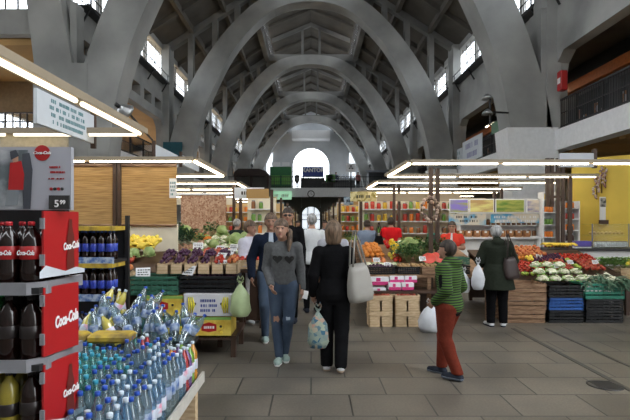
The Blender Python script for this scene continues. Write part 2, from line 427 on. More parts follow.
for a, c in zip(ylist, ylist[1:]):
    bay(1, a, c); bay(-1, a, c, holes=True, name='wall_left')
# gallery floors (white edge, ochre underside)
b = MB(); b.box(XW - 0.1, XW + 0.4, 2, 49, 4.3, 5.05); b.box(-XW - 0.4, -XW + 0.1, ARCHY[0], 49, 4.3, 5.05); b.box(-16, -XW - 0.4, ARCHY[0], ARCHY[0] + .4, 4.3, 5.05)
struct('ceiling_gallery_edge', b, WHITE)
b = MB(); b.box(XW + 0.4, 15, 2, 77, 4.5, 4.95); b.box(-16, -XW - 0.4, ARCHY[0], 77, 4.5, 4.95)
for y in range(6, 76, 3):
    b.box(XW + 0.4, 15, y - 0.15, y + 0.15, 4.2, 4.5)
    if y > ARCHY[0]: b.box(-16, -XW - 0.4, y - 0.15, y + 0.15, 4.2, 4.5)
struct('ceiling_gallery', b, OCHRE)
b = MB(); b.box(-16, -XW - 0.45, ARCHY[0] + .4, 77, 8.55, 8.8); b.prism([(-16, 8.5), (-9.6, 9.4), (-9.6, 9.6), (-16, 8.7)], ARCHY[0] + .4, 40)
struct('ceiling_gallery_left', b, OCHRE)
b = MB(); b.box(XW + 0.45, 15, 2, 77, 8.4, 8.7); struct('ceiling_gallery_right', b, CONCD)
b = MB(); b.box(15, 15.3, -2, 77, 0, 8.7); struct('wall_right_outer', b, mat('outer_wall_paint', (0.45, 0.40, 0.30), 0.8))
b = MB(); b.box(-16.3, -16, ARCHY[0], 77, 0, 5.2); b.box(-16.3, -16, ARCHY[0], 77, 7.4, 8.7); struct('wall_left_outer', b, MATS['outer_wall_paint'])
for k in range(6): glazing(win(), -16.1, ARCHY[0] + 1 + k * 7, ARCHY[0] + 7 + k * 7, 5.2, 7.4, 10, 4, 0.05)
# cross walls on the galleries (end in lit lattice windows)
b = MB(); b.box(-16, -9.6, 44, 44.3, 0, 6.0); b.box(-16, -15.0, 44, 44.3, 6, 8.6); b.box(-10.1, -9.6, 44, 44.3, 6, 8.6); b.box(-16, -9.6, 44, 44.3, 8.0, 8.8)
struct('wall_gallery', b, WHITE); glazingx(win(), 44.1, -15.0, -10.1, 6.0, 8.0, 12, 6)
b = MB(); b.box(-10.3, -8.3, 18.15, 19.25, 0, 7.55)
b.prism([(-10.25, 7.2), (-8.85, 7.4), (-9.35, 10.1), (-9.7, 14.5), (-11.0, 14.5), (-10.6, 10.1)], 18.2, 19.2)
b.box(-16, -10.3, 18.5, 18.9, 8.75, 9.7); b.box(-9.05, -8.8, 18.4, 19, 7.0, 9.9)
struct('wall_left_transept', b, CONC)
glazingx(win(), 18.7, -15.5, -10.7, 9.7, 12.0, 10, 5)
b = MB(); b.box(-11.6, -11.15, 21, 21.4, 4.9, 8.7); struct('wall_gallery_post', b, WHITE)
glazingx(win(), 24.0, -16, -9.7, 5.3, 7.0, 18, 4, 0.05)
b = MB(); b.box(-16, -9.6, 24.05, 24.3, 4.9, 5.3); b.box(-16, -9.6, 24.05, 24.3, 7.0, 8.6); struct('wall_gallery_cross', b, mat('warm_dark_paint', (0.22, 0.15, 0.08), 0.8))
# white paint on the lower right arch leg
struct('wall_right_buttress', MB().box(8.55, 9.3, 18.2, 19.2, 5.05, 9.6), CONC)
b = MB(); b.prism([(7.25, 5.15), (9.14, 5.15), (9.16, 0), (7.68, 0)], ARCHY[0] - 0.62, ARCHY[0] + 0.62); struct('wall_right_pier', b, WHITE)
for i in (1, 2):
    b = MB(); b.prism([(7.3, 4.9), (9.0, 4.9), (9.16, 0), (7.68, 0)], ARCHY[i] - 0.58, ARCHY[i] + 0.58); struct('wall_right_pier', b, WHITE)
# end wall with the tall arched window
yE = 77.0; b = MB()
AW, AZ0, AZC = 2.85, 6.0, 10.4
arcp = [(AW * math.cos(a), AZC + AW * math.sin(a)) for a in [PI * k / 24 for k in range(25)]]
b.box(-16, -AW, yE, yE + .4, 0, AZC); b.box(AW, 15, yE, yE + .4, 0, AZC); b.box(-AW, AW, yE, yE + .4, 0, AZ0)
for p, q in zip(arcp, arcp[1:]): b.prism([p, q, (q[0], 20), (p[0], 20)], yE, yE + .4)
b.box(-16, -AW, yE, yE + .4, AZC, 20); b.box(AW, 15, yE, yE + .4, AZC, 20)
struct('wall_back', b, mat2('grey_plaster', (0.50, 0.53, 0.56), (0.66, 0.69, 0.72), 'noise', 0.5, 0.9, (1, 1, 1), 0.3, 0.7))
glazingx(win(), yE + .2, -AW, AW, AZ0, AZC + AW, 8, 10, 0.05)
b = MB(); b.box(-2.9, 2.9, yE - 2.6, yE, 14.3, 15.6)
struct('wall_back_beam', b, WHITE)
for sx in (-6.5, 6.5):
    b = MB(); b.box(sx - 0.5, sx + 0.5, yE - 0.06, yE - .02, 7.5, 12.5); o = b.obj(win(), mat('bright_side_window', (0.9, 0.95, 1), emit=1.1)); o['kind'] = 'structure'
# deep end gallery
yG = 49.0
struct('floor_end_gallery', MB().box(-9.1, 9.1, yG, yE, 4.5, 4.95), CONC)
struct('trim_3', MB().box(-9.1, 9.1, yG - 0.3, yG, 4.15, 5.05), WHITE)
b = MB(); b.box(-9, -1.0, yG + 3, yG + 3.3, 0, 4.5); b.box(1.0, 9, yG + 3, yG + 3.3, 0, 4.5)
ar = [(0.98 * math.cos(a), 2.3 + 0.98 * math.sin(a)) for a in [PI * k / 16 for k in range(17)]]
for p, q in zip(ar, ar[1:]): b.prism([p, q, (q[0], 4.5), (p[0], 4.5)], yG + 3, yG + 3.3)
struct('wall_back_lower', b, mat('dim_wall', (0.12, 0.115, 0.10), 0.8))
b = MB()
for x in (-0.98, -0.33, 0.33, 0.98): b.box(x - 0.05, x + 0.05, yG + 3.1, yG + 3.2, 0, 3.2)
for z in (0.9, 1.9, 2.4): b.box(-1, 1, yG + 3.1, yG + 3.2, z - 0.04, z + 0.04)
o = struct('door_1', b, BLACK); MB().box(-1, 1, yG + 3.2, yG + 3.22, 0, 3.25).obj('pane', mat('daylit_glass', (0.85, 0.93, 1), emit=1.0), o)
def railing(pts, z, label, h=1.1, step=0.16, dens=True):
    (xa, ya), (xb, yb) = pts; L = math.hypot(xb - xa, yb - ya); n = int(L / step)
    t = thing('gallery_railing', label, 'railing', (xa, ya, z)); b = MB()
    e = Vector((xb - xa, yb - ya, 0))
    for hh, w in ((h, 0.07), (0.12, 0.05), (h * 0.55, 0.03)): b.bar((0, 0, hh), e + Vector((0, 0, hh)), w)
    b.obj('handrail', BLACK, t); b = MB()
    for k in range(n + 1): p = e * (k / n); w = 0.06 if k % 12 == 0 else 0.022; b.bar(p, p + Vector((0, 0, h)), w)
    o = b.obj('balusters', BLACK, t); o['kind'] = 'stuff'
    return t
railing(((-9, yG - .15), (9, yG - .15)), 5.05, 'long black railing across the far end gallery', step=0.22)
railing(((XW + .1, 3), (XW + .1, 18.1)), 5.05, 'black gallery railing at top right above the yellow wall', step=0.13)
railing(((XW + .1, 19.3), (XW + .1, 48)), 5.05, 'black gallery railing on the right beyond the white pier', step=0.16)
railing(((-XW - .1, 19.3), (-XW - .1, 48)), 5.05, 'black gallery railing on the left beyond the first arch leg', step=0.16)
# unseen hall end, transept side and roof, added to cut light from behind
b = MB(); b.box(-20, 16, -6.8, -6.5, 0, 10.3); b.box(-20, 16, -6.8, -6.5, 11.5, 19)
struct('wall_front_unseen', b, CONC)
b = MB(); b.box(-20.3, -20, -7, 18.7, 0, 8.4); b.box(-20.3, -20, -7, 18.7, 9.5, 13); struct('wall_left_unseen', b, CONC)
b = MB(); b.box(-20, -9.6, -7, 18.5, 12.6, 12.9); b.box(-9.6, 9.6, -7, 3, 16.2, 16.5); b.box(-9.6, -3.6, 3, 12, 16.2, 16.5); struct('ceiling_unseen', b, CONCD)
# gallery shop front on the right
t = thing('gallery_shop', 'dark glazed shop front with orange fascia on the upper right gallery', 'shop', (11.5, 0, 4.95))
MB().box(0, 0.2, 5, 40, 0, 3.4).obj('shop_wall', mat('dark_shop_front', (0.03, 0.03, 0.032), 0.4), t)
MB().box(-0.25, 0, 5, 40, 2.35, 2.75).obj('fascia', mat('orange_fascia', (0.55, 0.16, 0.04), 0.5), t)
for y in range(7, 38, 3):
    f = MB().box(-0.03, 0, y, y + 2.2, 0.5, 2.1).obj('shop_window', mat('shop_glass', (0.07, 0.075, 0.08), 0.1), t)
    bb = MB()
    for q in range(5): bb.box(-0.05, -0.03, y + .2 + q * .4, y + .4 + q * .4, 0.6, 0.9 + 0.3 * ((q * 7 + y) % 3))
    bb.obj('window_display', mat2('display_mix', (0.25, 0.12, 0.05), (0.3, 0.3, 0.32), 'voronoi', 3, 0.6), f)
for k, y in enumerate((10, 15, 22, 29)):
    tt = thing('ceiling_light', ['nearest', 'second', 'third', 'farthest'][k] + ' fluorescent light in the upper right gallery', 'light', (10.9, y, 7.55), 0, 'gallery lights')
    MB().box(-0.06, 0.06, 0, 1.6, 0.02, 0.08).obj('housing', WHITE, tt); MB().tube([(0, 0.05, 0), (0, 1.55, 0)], 0.025, 6).obj('lamp_tube', TUBE, tt)
# ================================================================ OBJECT BUILDERS
def tint(name, col, rough=0.45, var=0.18, scale=6, spec=0.4): return mat(name, col, rough, var=var, scale=scale, spec=spec)
M_ = dict(apple=mat2('red_apple_skin', (0.33, 0.015, 0.015), (0.50, 0.12, 0.05), 'noise', 9, 0.35), green_apple=tint('green_apple_skin', (0.38, 0.5, 0.08)),
  orange=tint('orange_peel', (0.62, 0.21, 0.03), 0.5), tomato=tint('tomato_skin', (0.46, 0.035, 0.018), 0.25), lemon=tint('lemon_peel', (0.85, 0.66, 0.08), 0.45),
  peach=mat2('peach_skin', (0.45, 0.07, 0.03), (0.68, 0.33, 0.10), 'noise', 9, 0.7), plum=tint('plum_skin', (0.06, 0.015, 0.05), 0.35), cherry=tint('cherry_skin', (0.1, 0.01, 0.02), 0.2),
  white=mat2('cauliflower_curd', (0.70, 0.68, 0.52), (0.85, 0.83, 0.68), 'noise', 25, 0.9), leafd=mat2('dark_leaf', (0.03, 0.10, 0.025), (0.09, 0.20, 0.05), 'noise', 8, 0.6),
  leafm=mat2('mid_leaf', (0.12, 0.28, 0.05), (0.25, 0.42, 0.10), 'noise', 8, 0.6), leafl=mat2('light_leaf', (0.24, 0.34, 0.11), (0.42, 0.50, 0.22), 'noise', 8, 0.6),
  leek=mat2('leek_leaf', (0.04, 0.11, 0.07), (0.12, 0.22, 0.14), 'noise', 5, 0.6), stem=tint('brown_stem', (0.10, 0.06, 0.02)), potato=tint('potato_skin', (0.35, 0.22, 0.10), 0.9),
  flesh=tint('melon_flesh', (0.62, 0.08, 0.06), 0.4), rind=mat2('melon_rind', (0.03, 0.13, 0.03), (0.2, 0.38, 0.12), 'wave', 6, 0.4, axis='X'), carrot=tint('carrot_skin', (0.8, 0.25, 0.03)),
  radish=tint('radish_skin', (0.6, 0.03, 0.12)), banana=tint('banana_skin', (0.85, 0.62, 0.08), 0.5), pepper=tint('red_pepper_skin', (0.5, 0.012, 0.01), 0.15), ypepper=tint('yellow_pepper_skin', (0.9, 0.6, 0.03), 0.15))
STORE = bpy.data.collections.new('unused')  # never linked: nothing of it reaches the scene
def proto_mesh(builder, m): return builder.mesh('shape', m)
class Kind:
    """a kind of produce: a mesh plus child meshes; put() makes one individual"""
    def __init__(s, name, cat, parts): s.name = name; s.cat = cat; s.parts = parts
    def put(s, loc, label, group=None, rot=(0, 0, 0), sc_=1.0):
        o = link(s.name, s.parts[0][1]); o.location = loc; o.rotation_euler = rot; o.scale = (sc_,) * 3 if not isinstance(sc_, tuple) else sc_
        tag(o, label, s.cat, group)
        for nm, me in s.parts[1:]: link(nm, me, o)
        return o
def fruit(name, cat, r, m, flat=1.0, dimple=0.0, stem=True, n=10):
    prof = []
    for i in range(8):
        t = PI * i / 7; rr = max(0.001, r * math.sin(t)); z = -r * flat * math.cos(t) + r * flat
        if i in (0, 7): z += (dimple * r) * (1 if i == 0 else -1)
        prof.append((rr if 0 < i < 7 else 0.002, z))
    P = [(name, proto_mesh(MB().lathe(prof, n), m))]
    if stem: P.append(('stem', proto_mesh(MB().tube([(0, 0, 2 * r * flat - dimple * r), (r * .1, 0, 2 * r * flat + r * .2)], r * 0.07, 5), M_['stem'])))
    return Kind(name, cat, P)
K = {}
K['apple'] = fruit('apple', 'apple', 0.042, M_['apple'], 0.9, 0.25)
K['green_apple'] = fruit('green_apple', 'apple', 0.042, M_['green_apple'], 0.9, 0.25)
K['orange'] = fruit('orange', 'orange', 0.043, M_['orange'], 0.97, 0.05, False)
K['tomato'] = fruit('tomato', 'tomato', 0.038, M_['tomato'], 0.8, 0.15)
K['peach'] = fruit('peach', 'peach', 0.04, M_['peach'], 0.95, 0.15, False)
K['plum'] = fruit('plum', 'plum', 0.024, M_['plum'], 1.15, 0.05, False, 8)
K['potato'] = fruit('potato', 'potato', 0.038, M_['potato'], 0.75, 0, False, 7)
K['lemon'] = Kind('lemon', 'lemon', [('lemon', proto_mesh(MB().lathe([(0.003, 0), (0.01, 0.008), (0.028, 0.02), (0.036, 0.045), (0.028, 0.07), (0.01, 0.082), (0.003, 0.09)], 9), M_['lemon']))])
b = MB()
for k in range(5):
    a = (k - 2) * 0.22; pts = [(math.sin(a) * (0.02 + 0.05 * math.sin(t * 1.4)) + 0.035 * (k - 2) * (0.3 + t * .5), -0.02 + 0.17 * t, 0.02 + 0.07 * math.sin(PI * (0.12 + 0.8 * t))) for t in [q / 6 for q in range(7)]]
    b.tube(pts, [0.008, 0.016, 0.019, 0.02, 0.019, 0.014, 0.006], 6)
K['banana'] = Kind('banana_bunch', 'bananas', [('banana_bunch', proto_mesh(b, M_['banana'])), ('stem', proto_mesh(MB().tube([(0, -0.03, 0.04), (0, 0.0, 0.045)], 0.018, 6), M_['stem']))])
def lettuce(rad, m, n=22, ball=True, seed=3):
    random.seed(seed); b = MB()
    if ball: b.ball((0, 0, rad * 0.75), rad * 0.7, 10, 7, jit=0.08)
    for k in range(n):
        a = k * 2.4; e = 0.2 + 0.9 * (k / n); r2 = rad * random.uniform(0.85, 1.15)
        b.leaf((0, 0, rad * 0.2), (r2 * math.cos(a) * math.cos(e * 1.2), r2 * math.sin(a) * math.cos(e * 1.2), rad * 0.2 + r2 * math.sin(e * 1.2)), rad * 0.42, 0.35, 4, -0.4)
    return b
K['lettuce'] = Kind('lettuce', 'lettuce', [('lettuce', proto_mesh(lettuce(0.14, M_['leafl'], 30), M_['leafl']))])
K['cabbage'] = Kind('cabbage', 'cabbage', [('cabbage', proto_mesh(MB().ball((0, 0, 0.1), 0.1, 12, 8, (1, 1, .9), 0.03), M_['leafl'])), ('outer_leaf', proto_mesh(lettuce(0.12, None, 12, False), M_['leafm']))])
random.seed(5); b = MB()
for k in range(34):
    a = k * 2.4; q = math.sqrt(k / 34); b.ball((0.065 * q * math.cos(a), 0.065 * q * math.sin(a), 0.085 - 0.04 * q * q), 0.026, 7, 5, jit=0.1)
K['cauliflower'] = Kind('cauliflower', 'cauliflower', [('cauliflower', proto_mesh(b, M_['white'])), ('outer_leaf', proto_mesh(lettuce(0.128, None, 11, False, 9), M_['leafm']))])
def herb(rad, h, m, n=120, seed=1, w=0.022):
    random.seed(seed); b = MB()
    for k in range(n):
        a = random.uniform(0, 2 * PI); q = math.sqrt(random.random()) * rad; z = h * random.uniform(0.45, 1) * (1 - 0.45 * (q / rad) ** 2)
        c = (q * math.cos(a), q * math.sin(a), z); d = random.uniform(0, 2 * PI); l = w * random.uniform(1.5, 3)
        b.leaf(c, (c[0] + l * math.cos(d), c[1] + l * math.sin(d), c[2] + l * random.uniform(-.3, .9)), w, 0.3, 3)
    s = MB()
    for k in range(14):
        a = k * 0.45; s.tube([(0.02 * math.cos(a), 0.02 * math.sin(a), 0), (rad * .6 * math.cos(a), rad * .6 * math.sin(a), h * .7)], 0.003, 4)
    return [('herb_bunch', proto_mesh(b, m)), ('stems', proto_mesh(s, M_['leafl']))]
K['herb'] = Kind('herb_bunch', 'herbs', herb(0.15, 0.28, M_['leafd']))
K['herb2'] = Kind('herb_bunch', 'herbs', herb(0.12, 0.2, M_['leafm'], 90, 4))
random.seed(11); b = MB()
for k in range(9):
    a = random.uniform(-0.5, 0.5); b.leaf((0.0, 0.08, 0.02), (0.22 * math.sin(a), 0.08 + 0.28 * math.cos(a), 0.02 + random.uniform(-0.02, 0.14)), 0.013, 0.3, 5, 0.5)
K['leek'] = Kind('leek', 'leek', [('leek', proto_mesh(b, M_['leek'])), ('shank', proto_mesh(MB().tube([(0, -0.12, 0.02), (0, 0.1, 0.022)], [0.016, 0.019], 7), M_['white']))])
b = MB(); 
for k in range(6):
    a = (k - 2.5) * 0.03; b.tube([(a, 0, 0.02 + 0.012 * (k % 2)), (a * 1.8, -0.15, 0.015 + 0.012 * (k % 2))], [0.014, 0.004], 6)
c = MB()
for k in range(12): c.leaf((0, 0, 0.03), (random.uniform(-.06, .06), random.uniform(.1, .18), random.uniform(0.02, .1)), 0.012, 0.3, 3)
K['carrot'] = Kind('carrot_bunch', 'carrots', [('carrot_bunch', proto_mesh(b, M_['carrot'])), ('carrot_tops', proto_mesh(c, M_['leafm']))])
def pepper(m, nm): return Kind(nm, 'pepper', [(nm, proto_mesh(MB().lathe([(0.008, 0.005), (0.03, 0), (0.036, 0.03), (0.044, 0.07), (0.03, 0.088), (0.008, 0.08)], 12, flute=0.1, nf=4), m)), ('stem', proto_mesh(MB().tube([(0, 0, 0.08), (0.005, 0, 0.105)], 0.006, 5), M_['leafd']))])
K['pepper'] = pepper(M_['pepper'], 'red_pepper'); K['ypepper'] = pepper(M_['ypepper'], 'yellow_pepper')
def pile(kind, x0, x1, y0, y1, z0, z1, label, group, sx=0.085, layers=1, jit=0.3, sc_=1.0, upright=True, seed=None, cap=999):
    """individuals laid over a slope that rises from (y0, z0) to (y1, z1)"""
    if seed is not None: random.seed(seed)
    n = 0; nx = max(1, int((x1 - x0) / sx)); L = math.hypot(y1 - y0, z1 - z0); ny = max(1, int(L / sx))
    for l in range(layers):
        for j in range(ny - l):
            for i in range(nx - l):
                if n >= cap: return
                t = (j + 0.5 + l * .5) / ny; x = x0 + (x1 - x0) * (i + 0.5 + l * .5 + random.uniform(-jit, jit) * .4) / nx
                rt = (random.uniform(-.5, .5), random.uniform(-.5, .5), random.uniform(0, 6.28)) if upright else (0, 0, random.uniform(0, 6.28))
                K[kind].put((x, y0 + (y1 - y0) * t, z0 + (z1 - z0) * t + l * sx * 0.72 + random.uniform(0, .008)), label, group, rt, sc_ * random.uniform(0.88, 1.1)); n += 1

# ---------------------------------------------------------------- crates, boxes, tables
def slat_box(name, w, d, h, m, label, cat, loc, rz=0, group=None, slats=3, inner=None):
    t = thing(name, label, cat, loc, rz, group); b = MB(); th = 0.012; sh = h / (slats + 0.25 * (slats - 1)); 
    for k in range(slats):
        z = k * sh * 1.25
        b.box(-w / 2, w / 2, 0, th, z, z + sh); b.box(-w / 2, w / 2, d - th, d, z, z + sh)
        b.box(-w / 2, -w / 2 + th, 0, d, z, z + sh); b.box(w / 2 - th, w / 2, 0, d, z, z + sh)
    b.obj('side_boards', m, t); MB().box(-w / 2 + th, w / 2 - th, th, d - th, 0, 0.01).obj('bottom_board', m, t)
    for sx in (-1, 1):
        for yy in (th, d - th - 0.025): MB().box(sx * (w / 2 - th - 0.0125) - 0.0125, sx * (w / 2 - th - 0.0125) + 0.0125, yy, yy + 0.025, 0, h + 0.01).obj('corner_post', m, t)
    return t
def plastic_crate(w, d, h, m, label, loc, rz=0, group=None, name='plastic_crate'):
    t = thing(name, label, 'crate', loc, rz, group); b = MB()
    for k in range(3):
        z = 0.01 + k * (h - 0.04) / 3; zz = z + (h - 0.04) / 3 * 0.62
        b.box(-w / 2 + .01, w / 2 - .01, 0.01, 0.022, z, zz); b.box(-w / 2 + .01, w / 2 - .01, d - .022, d - .01, z, zz)
        b.box(-w / 2 + .01, -w / 2 + .022, .01, d - .01, z, zz); b.box(w / 2 - .022, w / 2 - .01, .01, d - .01, z, zz)
    n = 9
    for k in range(n + 1):
        x = -w / 2 + .012 + (w - .03) * k / n; b.box(x, x + .008, .004, .016, 0, h - .02); b.box(x, x + .008, d - .016, d - .004, 0, h - .02)
    b.box(-w / 2 + .015, w / 2 - .015, .02, d - .02, 0.0, 0.012); b.obj('lattice_walls', m, t)
    r = MB(); r.box(-w / 2, w / 2, 0, .025, h - .03, h); r.box(-w / 2, w / 2, d - .025, d, h - .03, h); r.box(-w / 2, -w / 2 + .025, 0, d, h - .03, h); r.box(w / 2 - .025, w / 2, 0, d, h - .03, h); r.obj('rim', m, t)
    return t
def card(loc, label, group='price cards', w=0.16, h=0.11, tilt=0.5, rz=0, seed=1):
    t = thing('price_card', label, 'price card', loc, rz, group); b = MB()
    c, s = math.cos(tilt), math.sin(tilt)
    b.add([(-w / 2, 0, 0), (w / 2, 0, 0), (w / 2, h * s, h * c), (-w / 2, h * s, h * c), (-w / 2, .004, 0), (w / 2, .004, 0), (w / 2, h * s + .004, h * c), (-w / 2, h * s + .004, h * c)],
          [(0, 1, 2, 3), (7, 6, 5, 4), (0, 4, 5, 1), (1, 5, 6, 2), (2, 6, 7, 3), (3, 7, 4, 0)]); b.obj('card', CARD, t)
    k = MB()
    rnd = random.Random(seed)
    for r in range(3):
        u = 0.2 + 0.25 * r; x = -w * .38
        while x < w * .3:
            l = rnd.uniform(.01, .03); k.add([(x, h * s * u - .003, h * c * u), (x + l, h * s * u - .003, h * c * u), (x + l, h * s * (u + .12) - .003, h * c * (u + .12)), (x, h * s * (u + .12) - .003, h * c * (u + .12))], [(0, 1, 2, 3)]); x += l + .008
    k.obj('lettering', INK, t); MB().tube([(0, .004, -.06), (0, .006, .01)], .004, 5).obj('stick', WOOD, t)
    return t
def table(name, label, x0, x1, y0, y1, zf, zb, group=None, m=None, skirt=True):
    """sloping display stand: top from height zf in front to zb behind"""
    m = m or DARKWOOD; t = thing(name, label, 'market stand', (0, 0, 0), 0, group)
    MB().prism([(y0, zf - .04), (y1, zb - .04), (y1, zb), (y0, zf)], x0, x1, 'x').obj('top', m, t)
    for x in (x0 + .05, (x0 + x1) / 2, x1 - .05):
        for y, z in ((y0 + .06, zf), (y1 - .06, zb)):
            if z > 0.1: MB().box(x - .03, x + .03, y - .03, y + .03, 0, z - .03).obj('leg', m, t)
    if skirt: MB().box(x0 + .02, x1 - .02, y1 - .03, y1 - .01, 0.05, zb - .05).obj('back_panel', m, t)
    return t
def light_frame(x0, x1, y0, y1, z, label, posts=(), group='fluorescent canopies', seg=1.25, front=True, back=True, inner='L', tube=None):
    t = thing('canopy_light_frame', label, 'canopy light', (0, 0, z), 0, group); h = MB()
    runs = []
    if front: runs.append(((x0, y0), (x1, y0)))
    if back: runs.append(((x0, y1), (x1, y1)))
    xi = x0 if inner == 'L' else x1; runs.append(((xi, y0), (xi, y1)))
    for (ax, ay), (bx, by) in runs:
        L = math.hypot(bx - ax, by - ay); n = max(1, int(L / seg)); ex, ey = (bx - ax) / L, (by - ay) / L
        if ex > .5: h.box(ax, bx, ay - .06, ay + .06, .03, .06); h.box(ax, bx, ay - .07, ay - .06, .01, .07); h.box(ax, bx, ay + .06, ay + .07, .01, .07)
        else: h.box(ax - .06, ax + .06, min(ay, by), max(ay, by), .03, .06); h.box(ax - .07, ax - .06, ay, by, .01, .07); h.box(ax + .06, ax + .07, ay, by, .01, .07)
        for k in range(n):
            s0, s1 = L * k / n + .05, L * (k + 1) / n - .05
            MB().tube([(ax + ex * s0, ay + ey * s0, .008), (ax + ex * s1, ay + ey * s1, .008)], .02, 6).obj('lamp_tube', tube or TUBE, t)
    h.obj('housing', FRAMEW, t)
    for (px_, py_) in posts: MB().box(px_ - .035, px_ + .035, py_ - .035, py_ + .035, -z, .03).obj('post', DARKWOOD, t)
    return t

# ---------------------------------------------------------------- bottles
def bottle_kind(nm, body, prof, lab_r, lab_z, labm, capm, cap_r, cap_z, n=10, liquid=None, logo=None):
    P = [(nm, proto_mesh(MB().lathe(prof, n), body)), ('cap', proto_mesh(MB().lathe([(cap_r, cap_z), (cap_r, cap_z + .018), (cap_r * .8, cap_z + .02)], 8), capm))]
    if labm: P.append(('label_band', proto_mesh(MB().lathe([(lab_r, lab_z[0]), (lab_r + .001, lab_z[0] + .001), (lab_r + .001, lab_z[1]), (lab_r, lab_z[1] + .001)], n), labm)))
    if logo: P.append(('logo', logo))
    return Kind(nm, 'bottle', P)
BP = [(0.036, 0), (0.042, 0.012), (0.042, 0.06), (0.0395, 0.075), (0.042, 0.09), (0.042, 0.20), (0.036, 0.235), (0.017, 0.275), (0.014, 0.285), (0.014, 0.30)]
SP = [(0.026, 0), (0.031, 0.01), (0.031, 0.13), (0.026, 0.155), (0.013, 0.19), (0.012, 0.21)]
W1 = plastic('clear_water_bottle', (0.20, 0.29, 0.33), 0.68, 0.3, (0.72, 0.86, 0.9)); W2 = plastic('blue_water_bottle', (0.10, 0.24, 0.38), 0.55, 0.3, (0.45, 0.72, 0.92)); W3 = plastic('green_water_bottle', (0.05, 0.3, 0.28), 0.55, 0.3, (0.4, 0.85, 0.78))
COLA = mat('cola_dark', (0.012, 0.005, 0.004), 0.08); LBLUE = mat2('water_label_blue', (0.06, 0.13, 0.35), (0.4, 0.48, 0.6), 'noise', 20, 0.5); LPINK = mat2('water_label_white', (0.6, 0.65, 0.75), (0.7, 0.3, 0.4), 'noise', 14, 0.5, (1, 1, 1), .5, .6)
CBL = mat('blue_cap', (0.02, 0.08, 0.45), 0.4); CBW = mat('pale_cap', (0.6, 0.7, 0.8), 0.4); CTE = mat('teal_cap', (0.05, 0.35, 0.5), 0.4); CRD = mat('red_cap', (0.55, 0.02, 0.03), 0.4)
K['w1'] = bottle_kind('water_bottle', W1, BP, .0425, (.10, .17), LBLUE, CBL, .0155, .292)
K['w2'] = bottle_kind('water_bottle', W2, BP, .0425, (.09, .17), LPINK, CBW, .0155, .292)
K['w3'] = bottle_kind('water_bottle', W3, BP, .0425, (.10, .15), LPINK, CTE, .0155, .292)
for nm_, c_ in (('juice_red', (0.5, 0.03, 0.04)), ('juice_green', (0.25, 0.5, 0.06)), ('juice_orange', (0.8, 0.35, 0.04)), ('juice_violet', (0.2, 0.1, 0.35)), ('juice_yellow', (0.7, 0.6, 0.1))):
    K[nm_] = bottle_kind('juice_bottle', plastic(nm_ + '_liquid', c_, 0.25, 0.3), BP, .0425, (.09, .17), LPINK, CBW, .0155, .292)
# ================================================================ FOREGROUND: cola rack, second rack, water pallet
K['cola'] = bottle_kind('cola_bottle', COLA, [(0.045, 0), (0.053, 0.015), (0.053, 0.09), (0.048, 0.12), (0.052, 0.16), (0.053, 0.21), (0.045, 0.25), (0.019, 0.29), (0.015, 0.30), (0.015, 0.312)], .0525, (.135, .20), RED, CRD, .017, .302, 14)
GL = plastic('green_soda_bottle', (0.02, 0.22, 0.05), 0.15, 0.4); YL = mat('lemonade', (0.25, 0.2, 0.03), 0.12)
K['cola2'] = bottle_kind('cola_bottle', COLA, [(0.045, 0), (0.053, 0.015), (0.053, 0.20), (0.045, 0.25), (0.019, 0.29), (0.015, 0.312)], .0532, (.12, .18), mat('black_label', (0.02, 0.015, 0.015), 0.3), INK, .017, .302, 14)
K['soda'] = bottle_kind('green_soda_bottle', GL, [(0.045, 0), (0.053, 0.015), (0.053, 0.20), (0.045, 0.25), (0.019, 0.29), (0.015, 0.312)], .0532, (.11, .17), mat('green_label', (0.02, 0.15, 0.05), 0.4), mat('green_cap', (0.02, 0.3, 0.08), .4), .017, .302, 14)
K['lemonade'] = bottle_kind('lemonade_bottle', YL, [(0.045, 0), (0.053, 0.015), (0.053, 0.20), (0.045, 0.25), (0.019, 0.29), (0.015, 0.312)], .0532, (.11, .17), mat('black_label', (0.02, 0.015, 0.015), 0.3), INK, .017, .302, 14)
RXL, RXR, RY0, RY1 = -2.25, -1.315, 2.40, 2.70
t = thing('drinks_rack', 'tall dark supermarket rack with red side panels at the left edge', 'rack', (0, 0, 0))
SHZ = [1.33, 0.955, 0.58, 0.205]
b = MB(); b.box(RXL, RXR - .03, RY1, RY1 + .03, 0, 2.0); b.obj('back_panel', BLACK, t)
for x in (RXL + .02, RXR - .05): MB().box(x - .02, x + .02, RY1 - .02, RY1 + .02, 0, 2.02).obj('upright', BLACK, t)
GREYS = mat('grey_shelf_edge', (0.22, 0.22, 0.24), 0.5)
for i, z in enumerate(SHZ):
    s = MB().box(RXL, RXR - .005, RY0 - .02, RY1, z - .03, z).obj('shelf', BLACK, t)
    MB().prism([(RXL, RY0 - .035), (RXR - .06, RY0 - .035), (RXR + .01, RY0 + .03), (RXR + .02, RY1 + .08), (RXR, RY1 + .08), (RXR - .02, RY0 + .04), (RXR - .07, RY0 - .02), (RXL, RY0 - .02)], z - .035, z + .025, 'z').obj('shelf_edge', GREYS, s)
PX = [(RXR, RY0 + .01), (-1.262, 2.66)]
